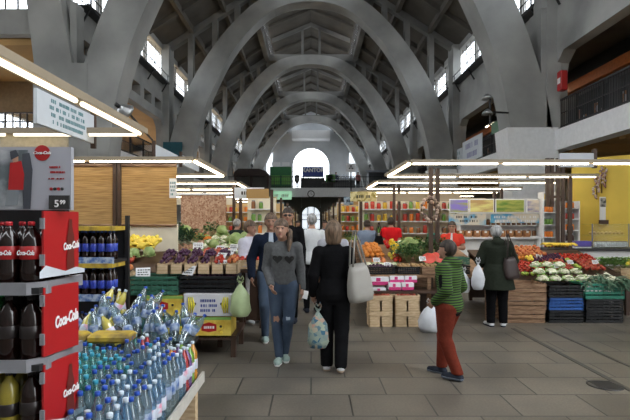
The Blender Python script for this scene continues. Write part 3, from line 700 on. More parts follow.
for i, (za, zb) in enumerate(((1.375, 1.705), (0.985, 1.325), (0.61, 0.945), (0.235, 0.575))):
    (xa, ya), (xb, yb) = PX
    p = MB().prism([(xa, ya), (xb, yb), (xb - .012, yb + .004), (xa - .012, ya + .004)], za, zb, 'z').obj('side_panel', RED, t)
    p['label'] = 'red advertising side panel'
    zm = (za + zb) / 2; ang = math.atan2(yb - ya, xb - xa)
    n = Vector((math.sin(ang), -math.cos(ang), 0)); cxp, cyp = (xa + xb) / 2 + n.x * .004, (ya + yb) / 2 + n.y * .004
    if i % 2 == 1: text_obj('lettering', 'Coca-Cola', 0.08, WINK, p, (cxp + .03 * math.cos(ang), cyp + .03 * math.sin(ang), zm - .01), (PI / 2, -0.12, ang), 0.35, .001, .003, sx=0.5)
    else:
        # contour bottle printed on the panel
        prof = [(0.015, .0), (0.028, .01), (0.030, .05), (0.024, .09), (0.030, .14), (0.027, .18), (0.013, .23), (0.011, .27)]
        poly = [(r, z) for r, z in prof] + [(-r, z) for r, z in reversed(prof)]
        q = MB(); c0 = 0.06
        q.add([(cxp + (u + c0) * math.cos(ang) + n.x * .001, cyp + (u + c0) * math.sin(ang) + n.y * .001, za + .02 + v) for u, v in poly], [tuple(range(len(poly)))]); q.obj('bottle_print', mat('print_brown', (0.14, 0.02, 0.015), .4), p)
        text_obj('lettering', 'Coca-Cola', 0.05, WINK, p, (cxp + c0 * math.cos(ang) + n.x * .003, cyp + c0 * math.sin(ang) + n.y * .003, za + .15), (PI / 2, -0.1, ang), 0.35, .001, .002, sx=0.55)
        q = MB(); pts = [(-.16, 0), (.17, 0), (.17, .02), (.1, .035), (.02, .02), (-.05, .04), (-.12, .06), (-.16, .03)]
        q.add([(cxp + u * math.cos(ang) + n.x * .0015, cyp + u * math.sin(ang) + n.y * .0015, za + v) for u, v in pts], [tuple(range(8))]); q.obj('snow_print', mat('print_pale', (.6, .65, .7), .4), p)
    for zz in (za + .06, zb - .09): MB().box(RXR - .015, RXR + .006, RY0 + .0, RY0 + .012, zz, zz + .055).obj('panel_clip', GREYS, p)
def logo_on(o, s, m, z, size=0.03, rad=.054):
    text_obj('lettering', s, size, m, o, (0, -rad - .0005, z), (PI / 2, 0, 0), .3, .001, .001, sx=.62)
ordn = ['right end', 'second from right', 'third from right', 'fourth from right', 'fifth from the right end', 'sixth from the right end', 'left end', 'left end']
for row, (z, kd, desc) in enumerate(((SHZ[0], ['cola'] * 8, 'top'), (SHZ[1], ['cola2', 'cola2', 'soda', 'soda', 'cola2', 'soda', 'soda', 'cola2'], 'second'), (SHZ[2], ['cola2', 'lemonade', 'lemonade', 'cola2', 'lemonade', 'soda', 'soda', 'cola2'], 'third'))):
    for k in range(4):
        for dpt in range(2):
            kk = kd[k]; o = K[kk].put((RXR - .085 - k * .113, RY0 + .055 + dpt * .115, z), {'cola': 'large cola bottle with red label', 'cola2': 'large dark cola bottle with black label', 'soda': 'large green soda bottle', 'lemonade': 'large yellowish lemonade bottle'}[kk] + ', %s row, %s rack shelf, %s' % (['front', 'back'][dpt], desc, ordn[k]), 'large bottles on the drinks rack')
            if kk == 'cola' and dpt == 0: logo_on(o, 'Coca-Cola', WINK, .168, .032)
# header board
t = thing('header_board', 'large white advertising board on top of the cola rack showing people in red', 'sign board', (0, 2.5, 0))
hx = lambda px: (px - CX) * 2.5 / F
hz = lambda py: CZ - (py - HY) * 2.5 / F
LILAC = mat('board_white', (0.36, 0.365, 0.41), 0.5, var=.03)
MB().box(hx(-45), hx(71), 0, .03, hz(210), hz(147)).obj('board', LILAC, t)
def disc(cx_, cz_, r, y, m, nm, par, n=24, sq=1): MB().prism([(cx_ + r * math.cos(2 * PI * k / n), cz_ + r * sq * math.sin(2 * PI * k / n)) for k in range(n)], y - .003, y).obj(nm, m, par)
disc(hx(42.5), hz(153), .04, -.001, RED, 'red_disc', t); text_obj('lettering', 'Coca-Cola', .021, WINK, t, (hx(42.5), -.006, hz(153)), (PI / 2, 0, 0), .3, .001, .0006)
dashes('lettering', 1, hx(47), hx(61), hz(169), hz(165.5), -.001, RED, t, 11)
dashes('lettering', 1, hx(49), hx(66), hz(174), hz(170.5), -.001, RED, t, 12)
dashes('lettering', 1, hx(48), hx(66), hz(180), hz(177.5), -.001, RED, t, 4)
for k in range(4): disc(hx(51.5 + k * 3.6), hz(189), .008, -.001, INK if k % 2 else RED, 'round_mark', t, 12)
p = MB().box(hx(50), hx(70), -.012, -.002, hz(209), hz(195.5)).obj('price_plate', INK, t); text_obj('lettering', '5', .05, WINK, p, (hx(58), -.014, hz(204)), (PI / 2, 0, 0), 0, .001, .001); text_obj('lettering', '99', .028, WINK, p, (hx(64), -.014, hz(202.5)), (PI / 2, 0, 0), 0, .001, .001)
# printed photograph on the board: two people, one in red
dk = mat('print_dark', (0.05, 0.055, 0.07), .5); skin_ = mat('print_skin', (.45, .25, .17), .5); gp = mat('print_grey', (.2, .22, .24), .5)
p = MB().box(hx(-45), hx(28), -.004, -.001, hz(209), hz(150)).obj('printed_photo', mat2('photo_print_ground', (.10, .12, .13), (.42, .43, .46), 'noise', 5, .5), t)
def blob(nm, pts, m, y=-.006): MB().prism([(hx(a), hz(c)) for a, c in pts], y - .002, y).obj(nm, m, p)
blob('printed_shirt', [(11, 163), (22, 161), (25, 175), (24, 190), (9, 190)], RED); blob('printed_hair', [(11, 152), (17, 150), (20, 156), (12, 160)], dk, -.008); blob('printed_face', [(13, 156), (19, 155), (19, 162), (14, 163)], skin_)
blob('printed_figure', [(23, 154), (30, 153), (33, 170), (31, 209), (24, 209), (23, 180)], dk, -.005); blob('printed_trousers', [(8, 190), (20, 190), (18, 205), (6, 206)], gp)
blob('printed_shirt', [(-30, 160), (-14, 158), (-8, 185), (-34, 188)], RED)
# second rack of small bottles with yellow trays
t = thing('bottle_rack', 'dark rack of cola bottles with yellow trays behind the red panels', 'rack', (0, 0, 0))
RX0, RX1, Yr = -2.62, -2.03, 5.0
zr = lambda py, d=5.0: CZ - (py - HY) * d / F
K['small'] = bottle_kind('cola_bottle', COLA, [(r * .95, z * .95) for r, z in BP], .0405, (.085, .165), mat2('blue_cola_label', (0.02, 0.04, 0.35), (0.05, 0.1, 0.5), 'noise', 9, .4), CBL, .0145, .276)
YEL = mat2('yellow_packaging', (0.55, 0.38, 0.04), (0.22, 0.15, 0.04), 'noise', 9, .5, (1, 1, 1), .45, .65)
for px_ in (RX0 - .03, RX1 + .03): MB().box(px_ - .02, px_ + .02, Yr + .32, Yr + .36, 0, 1.72).obj('upright', BLACK, t)
MB().box(RX0, RX1, Yr + .34, Yr + .36, .1, 1.6).obj('back_panel', BLACK, t)
for k, py in enumerate((260, 297, 343, 385)):
    z = zr(py) + .0; s = MB().box(RX0 - .03, RX1 + .03, Yr - .02, Yr + .34, z - .03, z).obj('shelf', BLACK, t)
    MB().box(RX0 - .03, RX1 + .03, Yr - .03, Yr - .02, z - .04, z + .03).obj('price_rail', LBLUE, s)
    for r in range(2):
        for q in range(7): K['small'].put((RX0 + .05 + q * .083, Yr + .05 + r * .1, z), 'small cola bottle with blue label on the yellow tray rack, %s shelf, %s row' % (['top', 'second', 'third', 'lowest'][k], ['front', 'back'][r]), 'blue label cola bottles')
    if k < 2:
        o = MB().box(RX0 - .04, RX1 + .02, Yr - .05, Yr + .3, z + .30, z + .345).obj('yellow_tray', YEL, t)
for nm_, px_, py_, lab in (('snack_bag', 106, 262, 'small green and white snack bag on the rack beside the yellow tray'),):
    pass
# water pallet
PT = 0.36
t = thing('display_pallet', 'low wooden platform full of water bottles with pale side board at lower left', 'pallet', (0, 0, 0))
for k in range(8): MB().box(-2.45 + k * .19, -2.45 + k * .19 + .17, 2.3, 4.08, PT - .02, PT).obj('deck_board', WOOD, t)
for y in (2.4, 3.2, 3.98): MB().box(-2.45, -.94, y, y + .09, 0, PT - .02).obj('bearer', WOOD, t)
MB().box(-.915, -.895, 2.25, 4.12, PT - .05, PT + .035).obj('side_board', mat('pale_board', (.55, .53, .48), .6), t)
random.seed(21)
NMS = {'w1': 'clear water bottle with blue cap', 'w2': 'blue tinted water bottle with pale cap', 'w3': 'teal mineral water bottle with teal cap'}
for j in range(18):
    for i in range(16):
        x = -.97 - i * .094; y = 4.02 - j * .098
        px_ = CX + x * F / y; py_ = HY + (CZ - .66) * F / y
        if px_ < 62 or py_ > 445: continue
        if i <= 1 and j <= 3: kd = ['juice_orange', 'juice_green', 'juice_violet', 'juice_red'][(j + i) % 4]
        elif i == 4 and j in (0, 1): kd = 'juice_red'
        elif i >= 5 and j >= 4: kd = 'w3'
        elif i >= 3: kd = 'w1' if (i + j) % 5 else 'w3'
        else: kd = 'w2' if (i + j // 3) % 2 else 'w1'
        nm = NMS.get(kd, kd.replace('juice_', '') + ' juice bottle')
        lab = nm + ', ' + ['aisle side', 'middle', 'rack side'][min(2, i // 4)] + ' of the platform, ' + ['back rows', 'middle rows', 'front rows'][min(2, j // 5)]
        K[kd].put((x + random.uniform(-.005, .005), y + random.uniform(-.005, .005), PT), lab, lab, (0, 0, random.uniform(0, 6)), (1, 1, 1.0 + .1 * ((i // 2 + j // 3) % 3)))
for k, (i, j) in enumerate(((7, 6), (9, 8))):
    pass
# second tier, tumbled bottles behind
st = thing('low_stand', 'dark stand holding the tumbled upper pile of water bottles', 'stand', (-1.55, 4.4, 0))
MB().box(-.5, .47, -.22, .3, .52, .56).obj('top', BLACK, st)
for x in (-.45, .42):
    for y in (-.18, .25): MB().box(x - .02, x + .02, y - .02, y + .02, 0, .52).obj('leg', BLACK, st)
random.seed(8)
for j in range(4):
    for i in range(9 if j < 3 else 6):
        tl = random.uniform(-.6, .2)
        K['w1' if random.random() < .75 else 'juice_yellow'].put((-2.0 + i * .108 + random.uniform(-.015, .015), 4.26 + j * .12, .57 + (.05 * j if i < 6 else 0) + random.uniform(0, .03)), 'clear water bottle leaning in the raised pile at the back of the platform', 'tumbled bottles behind', (tl - .2, random.uniform(-.5, .5), random.uniform(-1, 1)), 1.0)
for k, (x, y, z) in enumerate(((-1.95, 3.9, .70), (-1.6, 3.95, .69))):
    o = MB().bevbox(-.17, .17, -.1, .1, 0, .07, .02).obj('yellow_packet', YEL, None, (x, y, z)); tag(o, ['yellow packet lying on the bottles beside the dark rack', 'yellow packet lying on the bottles in the platform middle'][k], 'packet')

# ================================================================ LEFT STALL (boxes in front)
def X(px, d): return (px - CX) * d / F
def Z(py, d): return CZ - (py - HY) * d / F
YB = 5.95
t = thing('low_bench', 'low dark bench under the fruit cartons at left', 'bench', (0, 0, 0))
MB().box(X(135, YB), X(236, YB), YB, YB + .8, .22, .27).obj('top', DARKWOOD, t)
for x in (X(137, YB), X(186, YB), X(233, YB)):
    for y in (YB + .05, YB + .7): MB().box(x - .03, x + .03, y - .03, y + .03, 0, .22).obj('leg', DARKWOOD, t)
def carton(x0, x1, z0, z1, y, label, body, kind):
    t = thing('fruit_carton', label, 'carton', ((x0 + x1) / 2, y, z0)); w = x1 - x0; h = z1 - z0
    MB().bevbox(-w / 2, w / 2, 0, .42, 0, h, .006).obj('carton_body', body, t)
    for sx in (-.27, .27): disc(sx * w, h * .55, .016, -.001, INK, 'hand_hole', t, 14)
    if kind == 'banana':
        for sx in (-.36, .36):
            b = MB()
            for k in range(3): b.tube([(sx * w + (k - 1) * .022, -.003, h * .85), (sx * w + (k - 1) * .03 - .014 * (1 if sx > 0 else -1), -.004, h * .5), (sx * w + (k - 1) * .022, -.003, h * .15)], [.006, .014, .006], 5)
            b.obj('banana_print', mat('banana_print_yellow', (.75, .65, .05), .5), t)
        dashes('lettering', 3, -w * .18, w * .18, h * .15, h * .8, -.001, mat('blue_print', (.05, .08, .3), .5), t, 7)
    else:
        b = MB(); rnd = random.Random(int(x0 * 99))
        for k in range(14):
            u = rnd.uniform(-.46, .46) * w; v = rnd.uniform(.15, .75) * h
            if abs(u) > .16 * w: b.ball((u, 0, v), .022, 8, 5, (1, .15, 1))
        b.obj('fruit_print', M_['lemon'], t)
        MB().prism([(-w * .17, h * .35), (0, h * .28), (w * .17, h * .35), (w * .17, h * .65), (0, h * .75), (-w * .17, h * .65)], -.004, -.001).obj('brand_print', RED, t)
        dashes('lettering', 1, -w * .13, w * .13, h * .4, h * .62, -.004, WINK, t, 7)
        MB().box(-w / 2 - .001, w / 2 + .001, -.003, .0, h * .86, h * 1.0).obj('rim_print', mat('green_print', (.25, .45, .1), .5), t)
    return t
YC = mat2('yellow_carton', (.62, .42, .05), (.8, .62, .12), 'noise', 9, .6); WC = mat('white_carton', (.62, .62, .66), .6, var=.03)
carton(X(138, YB), X(183, YB), Z(316, YB), Z(296, YB), YB, 'yellow fruit carton with red emblem under the green crate', YC, 'fruit')
carton(X(184, YB), X(233, YB), Z(316, YB), Z(293.5, YB), YB - .02, 'white banana carton with printed bananas under the black crate', WC, 'banana')
carton(X(187, YB), X(231, YB), Z(338, YB), Z(317, YB), YB, 'yellow fruit carton with red emblem beneath the white banana carton', YC, 'fruit')
carton(X(140, YB), X(182, YB), Z(338, YB), Z(317.5, YB), YB + .05, 'teal carton at the bottom behind the water bottles', TEALP, 'fruit')
plastic_crate(.60, .42, Z(276, YB) - Z(295, YB), GREENP, 'dark green plastic crate on the yellow carton at left', (X(154, YB), YB, Z(295.6, YB)))
plastic_crate(.72, .42, Z(276, YB) - Z(292.5, YB), BLACKP, 'black plastic crate of dark cherries on the white banana carton', (X(207, YB), YB + .02, Z(293, YB)))
pile('plum', X(181, YB), X(234, YB), YB + .08, YB + .4, Z(281, YB), Z(280, YB), 'dark plum filling the black crate above the banana carton', 'plums in the black crate', .055)
table('display_stand', 'sloping dark display stand of the left fruit stall behind the front cartons', -3.5, -1.15, 6.42, 7.5, 1.0, 1.2)
# punnets of cherries and grapes in a row
for k in range(6):
    x = X(166 + k * 13.4, 6.2); 
    sb = slat_box('punnet', .155, .26, .12, WOOD, 'small wooden punnet on the left stall, %s from the left in the front row' % ['first', 'second', 'third', 'fourth', 'fifth', 'sixth'][k], 'punnet', (x, 6.05, Z(273.5, 6.1)), 0, 'front row punnets', 1)
    kd, nm = (('plum', 'dark plum'), ('plum', 'dark plum'), ('plum', 'dark plum'), ('plum', 'dark plum'), ('tomato', 'small tomato'), ('peach', 'peach'))[k]
    pile(kd, x - .065, x + .065, 6.08, 6.30, Z(264, 6.1), Z(261, 6.1), nm + ' in the %s punnet of the left stall' % ['first', 'second', 'third', 'fourth', 'fifth', 'sixth'][k], 'fruit in the punnets', .05, 2, sc_=.9 if k < 4 else .7)
# bowls with cherries / mangosteen bowls at the back of the punnets
for k in range(5):
    d = 6.75; x = X(170 + k * 13.5, d)
    t = slat_box('punnet', .16, .2, .08, WOOD2, 'brown punnet heaped with dark fruit, %s from the left in the second row' % ['first', 'second', 'third', 'fourth', 'fifth'][k], 'punnet', (x, d - .1, Z(262, d)), 0, 'second row punnets', 1)
    pile('plum', x - .07, x + .07, d - .08, d + .1, Z(257, d), Z(254, d), 'dark plum heaped in the second row punnet %s' % ['furthest left', 'left of middle', 'in the middle', 'right of middle', 'furthest right'][k], 'plums in the second row', .045, 2)
for (px_, py_, d, rz) in ((143, 274, 6.0, 0.3), (187, 272, 6.0, -.5), (219, 258, 6.6, -.6), (227, 254, 6.9, -.4), (222, 266, 6.1, -.3), (198, 246, 8.4, .2), (232, 248, 8.0, -.5), (218, 250, 7.4, -.5)):
    card((X(px_, d), d, Z(py_ + 3, d)), 'white price card on the left stall at %s' % {143: 'the rim of the green crate', 187: 'the left end of the black crate', 219: 'the right end above the tomatoes', 227: 'the far right corner of the punnets', 222: 'the right end punnet', 198: 'the back row of vegetables', 232: 'the corner next to the lavender sweater', 218: 'the middle of the right end'}[px_], 'price cards on the left stall', .17, .13, .6, rz, px_)
# fruit at far left of stall
slat_box('wooden_crate', .5, .4, .16, WOOD, 'pale wooden crate of peaches left of the green crate', 'crate', (X(103, 5.9), 5.9, Z(288, 5.9)), 0)
pile('peach', X(82, 5.9), X(124, 5.9), 5.95, 6.25, Z(277, 5.9), Z(272, 5.9), 'peach in the pale crate left of the green crate', 'peaches in the crate', .08, 2)
table('display_stand', 'low dark stand under the peach crate at left', -2.9, -2.2, 5.85, 6.35, .78, .85)
pile('apple', X(82, 6.6), X(128, 6.6), 6.5, 7.0, 1.02, 1.12, 'red apple at the left end of the stall', 'apples at the left end', .09, 1)
pile('green_apple', X(80, 6.9), X(105, 6.9), 7.0, 7.3, 1.12, 1.2, 'green apple behind the red ones at left', 'green apples at the left', .09, 1)
for k in range(14): K['banana'].put((X(112 + (k % 7) * 6.5, 7.3), 7.15 + .18 * (k // 7), 1.16 + .05 * (k // 7) + .06 * (k % 2)), 'yellow banana bunch heaped under the cream board', 'bananas', (0.3, 0, random.uniform(-1, 1)), 1.1)
pile('lemon', X(108, 7.3), X(150, 7.3), 7.5, 7.9, 1.24, 1.32, 'yellow lemon behind the bananas', 'lemons behind the bananas', .08, 2)
for k, (px_, py_, d) in enumerate(((127, 262, 6.9), (134, 259, 7.0), (122, 247, 7.9), (149, 258, 6.9))): K['lettuce'].put((X(px_, d), d, Z(py_, d)), 'green leafy head on the left stall ' + ['below the bananas', 'right of the leafy head under the bananas', 'behind the bananas', 'between bananas and dark plums'][k], None, (0, 0, k), .8)
slat_box('wooden_crate', .42, .3, .1, mat('red_tray', (.5, .06, .03), .5), 'red tray of tomatoes behind the bananas', 'crate', (X(137, 8.0), 7.75, Z(248, 8)), -.3)
pile('tomato', X(128, 8), X(147, 8), 7.8, 8.0, Z(244, 8), Z(241, 8), 'red tomato in the tray behind the bananas', 'tomatoes in the red tray', .07, 1)
# plastic bag hanging at stall corner
def bag(name, label, loc, w, d, h, m, seed=2, knot=True):
    random.seed(seed); b = MB(); n = 16
    prof = [(0.1, 0.0), (0.75, 0.02), (1.0, 0.18), (0.98, 0.4), (0.8, 0.62), (0.5, 0.8), (0.2, 0.9), (0.12, 0.95), (0.3, 1.02)]
    vs = []; fs = []
    for r, z in prof:
        for k in range(n):
            a = 2 * PI * k / n; j = 1 + random.uniform(-.12, .12); vs.append((w / 2 * r * j * math.cos(a), d / 2 * r * j * math.sin(a), h * z * (1 + random.uniform(-.02, .02))))
    for i in range(len(prof) - 1):
        for k in range(n): fs.append((i * n + k, i * n + (k + 1) % n, (i + 1) * n + (k + 1) % n, (i + 1) * n + k))
    fs.append(tuple(range(n - 1, -1, -1))); b.add(vs, fs, True); t = thing(name, label, 'bag', loc)
    b.obj('bag_body', m, t); q = MB()
    for sx in (-1, 1): q.tube([(sx * w * .05, 0, h * .98), (sx * w * .16, 0, h * 1.08), (sx * w * .1, 0, h * 1.18), (sx * w * .02, 0, h * 1.08)], .008, 5)
    q.obj('handle', m, t); return t
bag('plastic_bag', 'pale green plastic bag hanging at the corner of the left stall', (X(241, 5.95), 5.9, Z(316, 5.95)), .25, .18, .42, mat('pale_green_film', (.42, .52, .28), .35))
# second part of the left stall: vegetables
table('display_stand', 'sloping vegetable stand of the left stall in front of the mosaic wall', -2.15, -1.3, 8.75, 10.6, 1.06, 1.34, m=WOOD2)
random.seed(31)
for k in range(16): K['cauliflower' if k % 5 else 'cabbage'].put((X(206 + (k % 4) * 10 + random.uniform(-3, 3), 9), 8.6 + .42 * (k // 4), 1.08 + .065 * (k // 4)), 'white cauliflower on the left vegetable stand' if k % 5 else 'round pale cabbage among cauliflowers on the left vegetable stand', 'white heads on the left stand', (0, 0, k), 1.0)
for k in range(9): K['leek'].put((X(182 + (k % 5) * 4, 9.6), 9.2 + .1 * (k // 5), 1.24 + .03 * (k // 5)), 'leek hanging over the left vegetable stand', 'leeks on the left stand', (random.uniform(.1, .5), 0, PI + random.uniform(-.4, .4)), 1.2)
for k, (px_, d) in enumerate(((186, 10.2), (212, 10.4), (222, 10.3), (176, 9.9), (236, 9.3), (194, 9.2), (248, 8.9))): K['herb' if k % 2 else 'lettuce'].put((X(px_, d), d, 1.33 if d > 9.6 else 1.2), ['green bush of leaves at the left edge by the mosaic wall', 'tall herb bunch under the mosaic wall', 'leafy head right of the tall herb bunch', 'herb bunch beside the cream board', 'leafy head at the right end of the left vegetable stand', 'herb bunch in front of the mosaic wall', 'leafy head beside the lavender sweater'][k], None, (0, 0, k), 1.25)
pile('carrot', X(192, 10), X(208, 10), 9.7, 10.2, 1.28, 1.34, 'orange carrot bunch on the left vegetable stand', 'carrots on the left stand', .16, 1)
pile('green_apple', X(184, 8.5), X(210, 8.5), 8.4, 8.8, 1.04, 1.1, 'green apple at the front of the vegetable stand', 'green apples', .09, 1)
slat_box('wooden_crate', .8, .35, .14, WOOD, 'pale wooden crate of tomatoes at the front right of the left vegetable stand', 'crate', (X(240, 7.8), 7.6, Z(268, 7.8)), 0)
pile('tomato', X(219, 7.8), X(261, 7.8), 7.65, 7.9, Z(261, 7.8), Z(259, 7.8), 'red tomato in the crate beside the lavender sweater', 'tomatoes by the aisle', .075, 1)
pile('apple', X(205, 7.4), X(233, 7.4), 7.0, 7.4, 1.12, 1.2, 'red apple behind the punnets', 'apples behind the punnets', .08, 1)
table('display_stand', 'small dark stand holding the tomato crate by the aisle', -1.45, -.72, 7.58, 7.98, .90, .90)
# left kiosk: bamboo blinds, cream panel, post
d = 8.15
for k, (pa, pb) in enumerate(((69, 112.5), (121.5, 176.5))):
    t = thing('bamboo_blind', ['narrow', 'wide'][k] + ' rolled down bamboo blind ' + ['left of', 'right of'][k] + ' the dark post at the left kiosk', 'blind', (0, d, 0))
    MB().box(X(pa, d), X(pb, d), 0, .015, Z(225, d), Z(166, d)).obj('slats', mat2('bamboo', (.30, .17, .06), (.50, .31, .12), 'noise', 5, .75, (.6, 1, 14)), t)
    MB().tube([(X(pa, d), 0, Z(225, d)), (X(pb, d), 0, Z(225, d))], .02, 6).obj('bottom_rail', WOOD2, t); MB().tube([(X(pa, d), 0, Z(165.5, d)), (X(pb, d), 0, Z(165.5, d))], .03, 6).obj('roller', WOOD2, t)
t = thing('kiosk', 'left kiosk with cream lower panels and dark corner posts', 'kiosk', (0, d, 0))
MB().box(X(112, d), X(177, d), .03, .08, 0, Z(224, d)).obj('lower_panel', CREAM, t); MB().box(X(60, d), X(177, d), .03, .08, Z(164, d), Z(160, d)).obj('head_board', DARKWOOD, t)
for pa, pb in ((113.5, 116.5), (118, 121)): MB().box(X(pa, d), X(pb, d), -.03, .05, 0, Z(162, d)).obj('post', DARKWOOD, t)
MB().box(X(30, d), X(150, d), 1.4, 1.5, 0, 2.5).obj('back_wall', CREAM, t)
t = thing('paper_notice', 'white paper notice with lettering at the right corner of the bamboo blinds', 'notice', (X(173, 8.0), 8.0, Z(198, 8)))
MB().box(-.06, .06, 0, .005, 0, .32).obj('sheet', CARD, t); dashes('lettering', 4, -.05, .05, .03, .28, 0, GINK, t, 3)
# mosaic-like wall of hanging nuts, and goods behind
d = 12.0
t = thing('stall_wall', 'reddish mosaic patterned stall wall behind the vegetable stand', 'stall wall', (0, d, 0))
MB().box(X(181, d), X(226, d), 0, .05, 0, Z(195, d)).obj('panel', mat2('terracotta_mosaic', (.30, .13, .07), (.62, .42, .28), 'voronoi', 30, .8, (1, 1, 1), .1, .9), t)
MB().box(X(177, d), X(228, d), -.03, .08, Z(195, d), Z(193, d)).obj('top_rail', WHITE, t)
# ================================================================ PEOPLE: signed-distance figures, meshed with surface nets
def surfnet(V, o, h):
    V = V.astype(np.float32); nx, ny, nz = V.shape
    P = np.zeros((nx - 1, ny - 1, nz - 1, 3), np.float32); C = np.zeros((nx - 1, ny - 1, nz - 1), np.int8)
    cs = [(i, j, k) for i in (0, 1) for j in (0, 1) for k in (0, 1)]
    sl = lambda c: V[c[0]:nx - 1 + c[0], c[1]:ny - 1 + c[1], c[2]:nz - 1 + c[2]]
    for c0 in cs:
        for ax in range(3):
            if c0[ax]: continue
            c1 = list(c0); c1[ax] = 1; a, b_ = sl(c0), sl(c1); m = (a < 0) != (b_ < 0)
            t = np.where(m, a / np.where(m, a - b_, 1), 0)
            for q in range(3): P[..., q] += np.where(m, c0[q] + (t if q == ax else 0), 0)
            C += m
    act = C > 0; idx = np.full(act.shape, -1, np.int64); idx[act] = np.arange(act.sum())
    ijk = np.argwhere(act); vs = (ijk + P[act] / C[act][:, None]) * h + np.array(o)
    fs = []
    for ax in range(3):
        u, v = [(1, 2), (2, 0), (0, 1)][ax]
        a = V; s0 = [slice(0, None)] * 3; s1 = [slice(0, None)] * 3; s0[ax] = slice(0, -1); s1[ax] = slice(1, None)
        a0 = V[tuple(s0)] < 0; a1 = V[tuple(s1)] < 0; e = np.argwhere(a0 != a1)
        ok = (e[:, u] > 0) & (e[:, v] > 0) & (e[:, u] < V.shape[u] - 1) & (e[:, v] < V.shape[v] - 1); e = e[ok]
        du = np.zeros(3, int); du[u] = 1; dv = np.zeros(3, int); dv[v] = 1
        g = lambda x: idx[x[:, 0], x[:, 1], x[:, 2]]
        q = np.stack([g(e - du - dv), g(e - dv), g(e), g(e - du)], 1); ins = a0[e[:, 0], e[:, 1], e[:, 2]]
        q[~ins] = q[~ins][:, ::-1]; fs.append(q)
    return vs, np.concatenate(fs)
class SDF:
    def __init__(s, lo, hi, h):
        s.h = h; s.lo = np.array(lo, float); n = np.ceil((np.array(hi) - s.lo) / h).astype(int) + 1
        s.ax = [s.lo[i] + h * np.arange(n[i]) for i in range(3)]; s.V = np.full(tuple(n), 1.0)
    def region(s, lo, hi):
        r = []
        for i in range(3):
            a = max(0, int((lo[i] - s.lo[i]) / s.h)); b_ = min(len(s.ax[i]), int((hi[i] - s.lo[i]) / s.h) + 2); r.append(slice(a, max(b_, a)))
        g = np.meshgrid(*[s.ax[i][r[i]] for i in range(3)], indexing='ij'); return tuple(r), g
    def union(s, r, d, k):
        v = s.V[r]
        if k > 0:
            hh = np.clip(0.5 + 0.5 * (v - d) / k, 0, 1); s.V[r] = v + (d - v) * hh - k * hh * (1 - hh)
        else: s.V[r] = np.minimum(v, d)
    def cone(s, a, b, ra, rb, k=0.02, inf=0.0):
        a = np.array(a, float); b = np.array(b, float); m = max(ra, rb) + inf + 0.05
        r, (x, y, z) = s.region(np.minimum(a, b) - m, np.maximum(a, b) + m)
        if x.size == 0: return
        ab = b - a; L = max(1e-9, ab @ ab); t = np.clip(((x - a[0]) * ab[0] + (y - a[1]) * ab[1] + (z - a[2]) * ab[2]) / L, 0, 1)
        d = np.sqrt((x - a[0] - t * ab[0]) ** 2 + (y - a[1] - t * ab[1]) ** 2 + (z - a[2] - t * ab[2]) ** 2) - (ra + (rb - ra) * t) - inf
        s.union(r, d, k)
    def ell(s, c, rad, k=0.02, inf=0.0, sub=False, yaw=0.0):
        rad = np.array(rad) + inf; m = rad.max() + 0.05; r, (x, y, z) = s.region(np.array(c) - m, np.array(c) + m)
        if x.size == 0: return
        x = x - c[0]; y = y - c[1]; z = z - c[2]
        if yaw: x, y = x * math.cos(yaw) + y * math.sin(yaw), -x * math.sin(yaw) + y * math.cos(yaw)
        d = (np.sqrt((x / rad[0]) ** 2 + (y / rad[1]) ** 2 + (z / rad[2]) ** 2) - 1) * rad.min()
        if sub: s.V[r] = np.maximum(s.V[r], -d)
        else: s.union(r, d, k)
    def stack(s, prof, k=0.02, inf=0.0, zlo=None, zhi=None):
        """prof rows: z, half width, half depth, cx, cy - an elliptic column through them"""
        p = np.array(prof); z0 = p[0, 0] if zlo is None else zlo; z1 = p[-1, 0] if zhi is None else zhi
        m = p[:, 1].max() + inf + .05; cy = p[:, 4]; cx = p[:, 3]
        r, (x, y, z) = s.region((cx.min() - m, cy.min() - m, z0 - .05), (cx.max() + m, cy.max() + m, z1 + .05))
        if x.size == 0: return
        zs = s.ax[2][r[2]]; f = lambda c: np.interp(zs, p[:, 0], p[:, c])[None, None, :]
        rx, ry = f(1) + inf, f(2) + inf
        d = (np.sqrt(((x - f(3)) / rx) ** 2 + ((y - f(4)) / ry) ** 2) - 1) * np.minimum(rx, ry)
        d = np.maximum(d, np.maximum(z0 - z, z - z1)); s.union(r, d, k)
    def clip(s, fn):
        g = np.meshgrid(*s.ax, indexing='ij'); s.V = np.maximum(s.V, fn(*g))
    def mesh(s, name, m):
        s.V[0] = s.V[-1] = 1; s.V[:, 0] = s.V[:, -1] = 1; s.V[:, :, 0] = s.V[:, :, -1] = 1
        vs, fs = surfnet(s.V, s.lo, s.h); me = bpy.data.meshes.new(name); me.from_pydata(vs.tolist(), [], fs.tolist())
        me.polygons.foreach_set('use_smooth', [True] * len(me.polygons)); me.update(); me.materials.append(m); return me
SKIN = mat('skin', (0.40, 0.22, 0.15), 0.55, var=.06); SKIN2 = mat('tanned_skin', (0.34, 0.18, 0.115), 0.55, var=.06)
def seg(a, b, t): return tuple(a[i] + (b[i] - a[i]) * t for i in range(3))
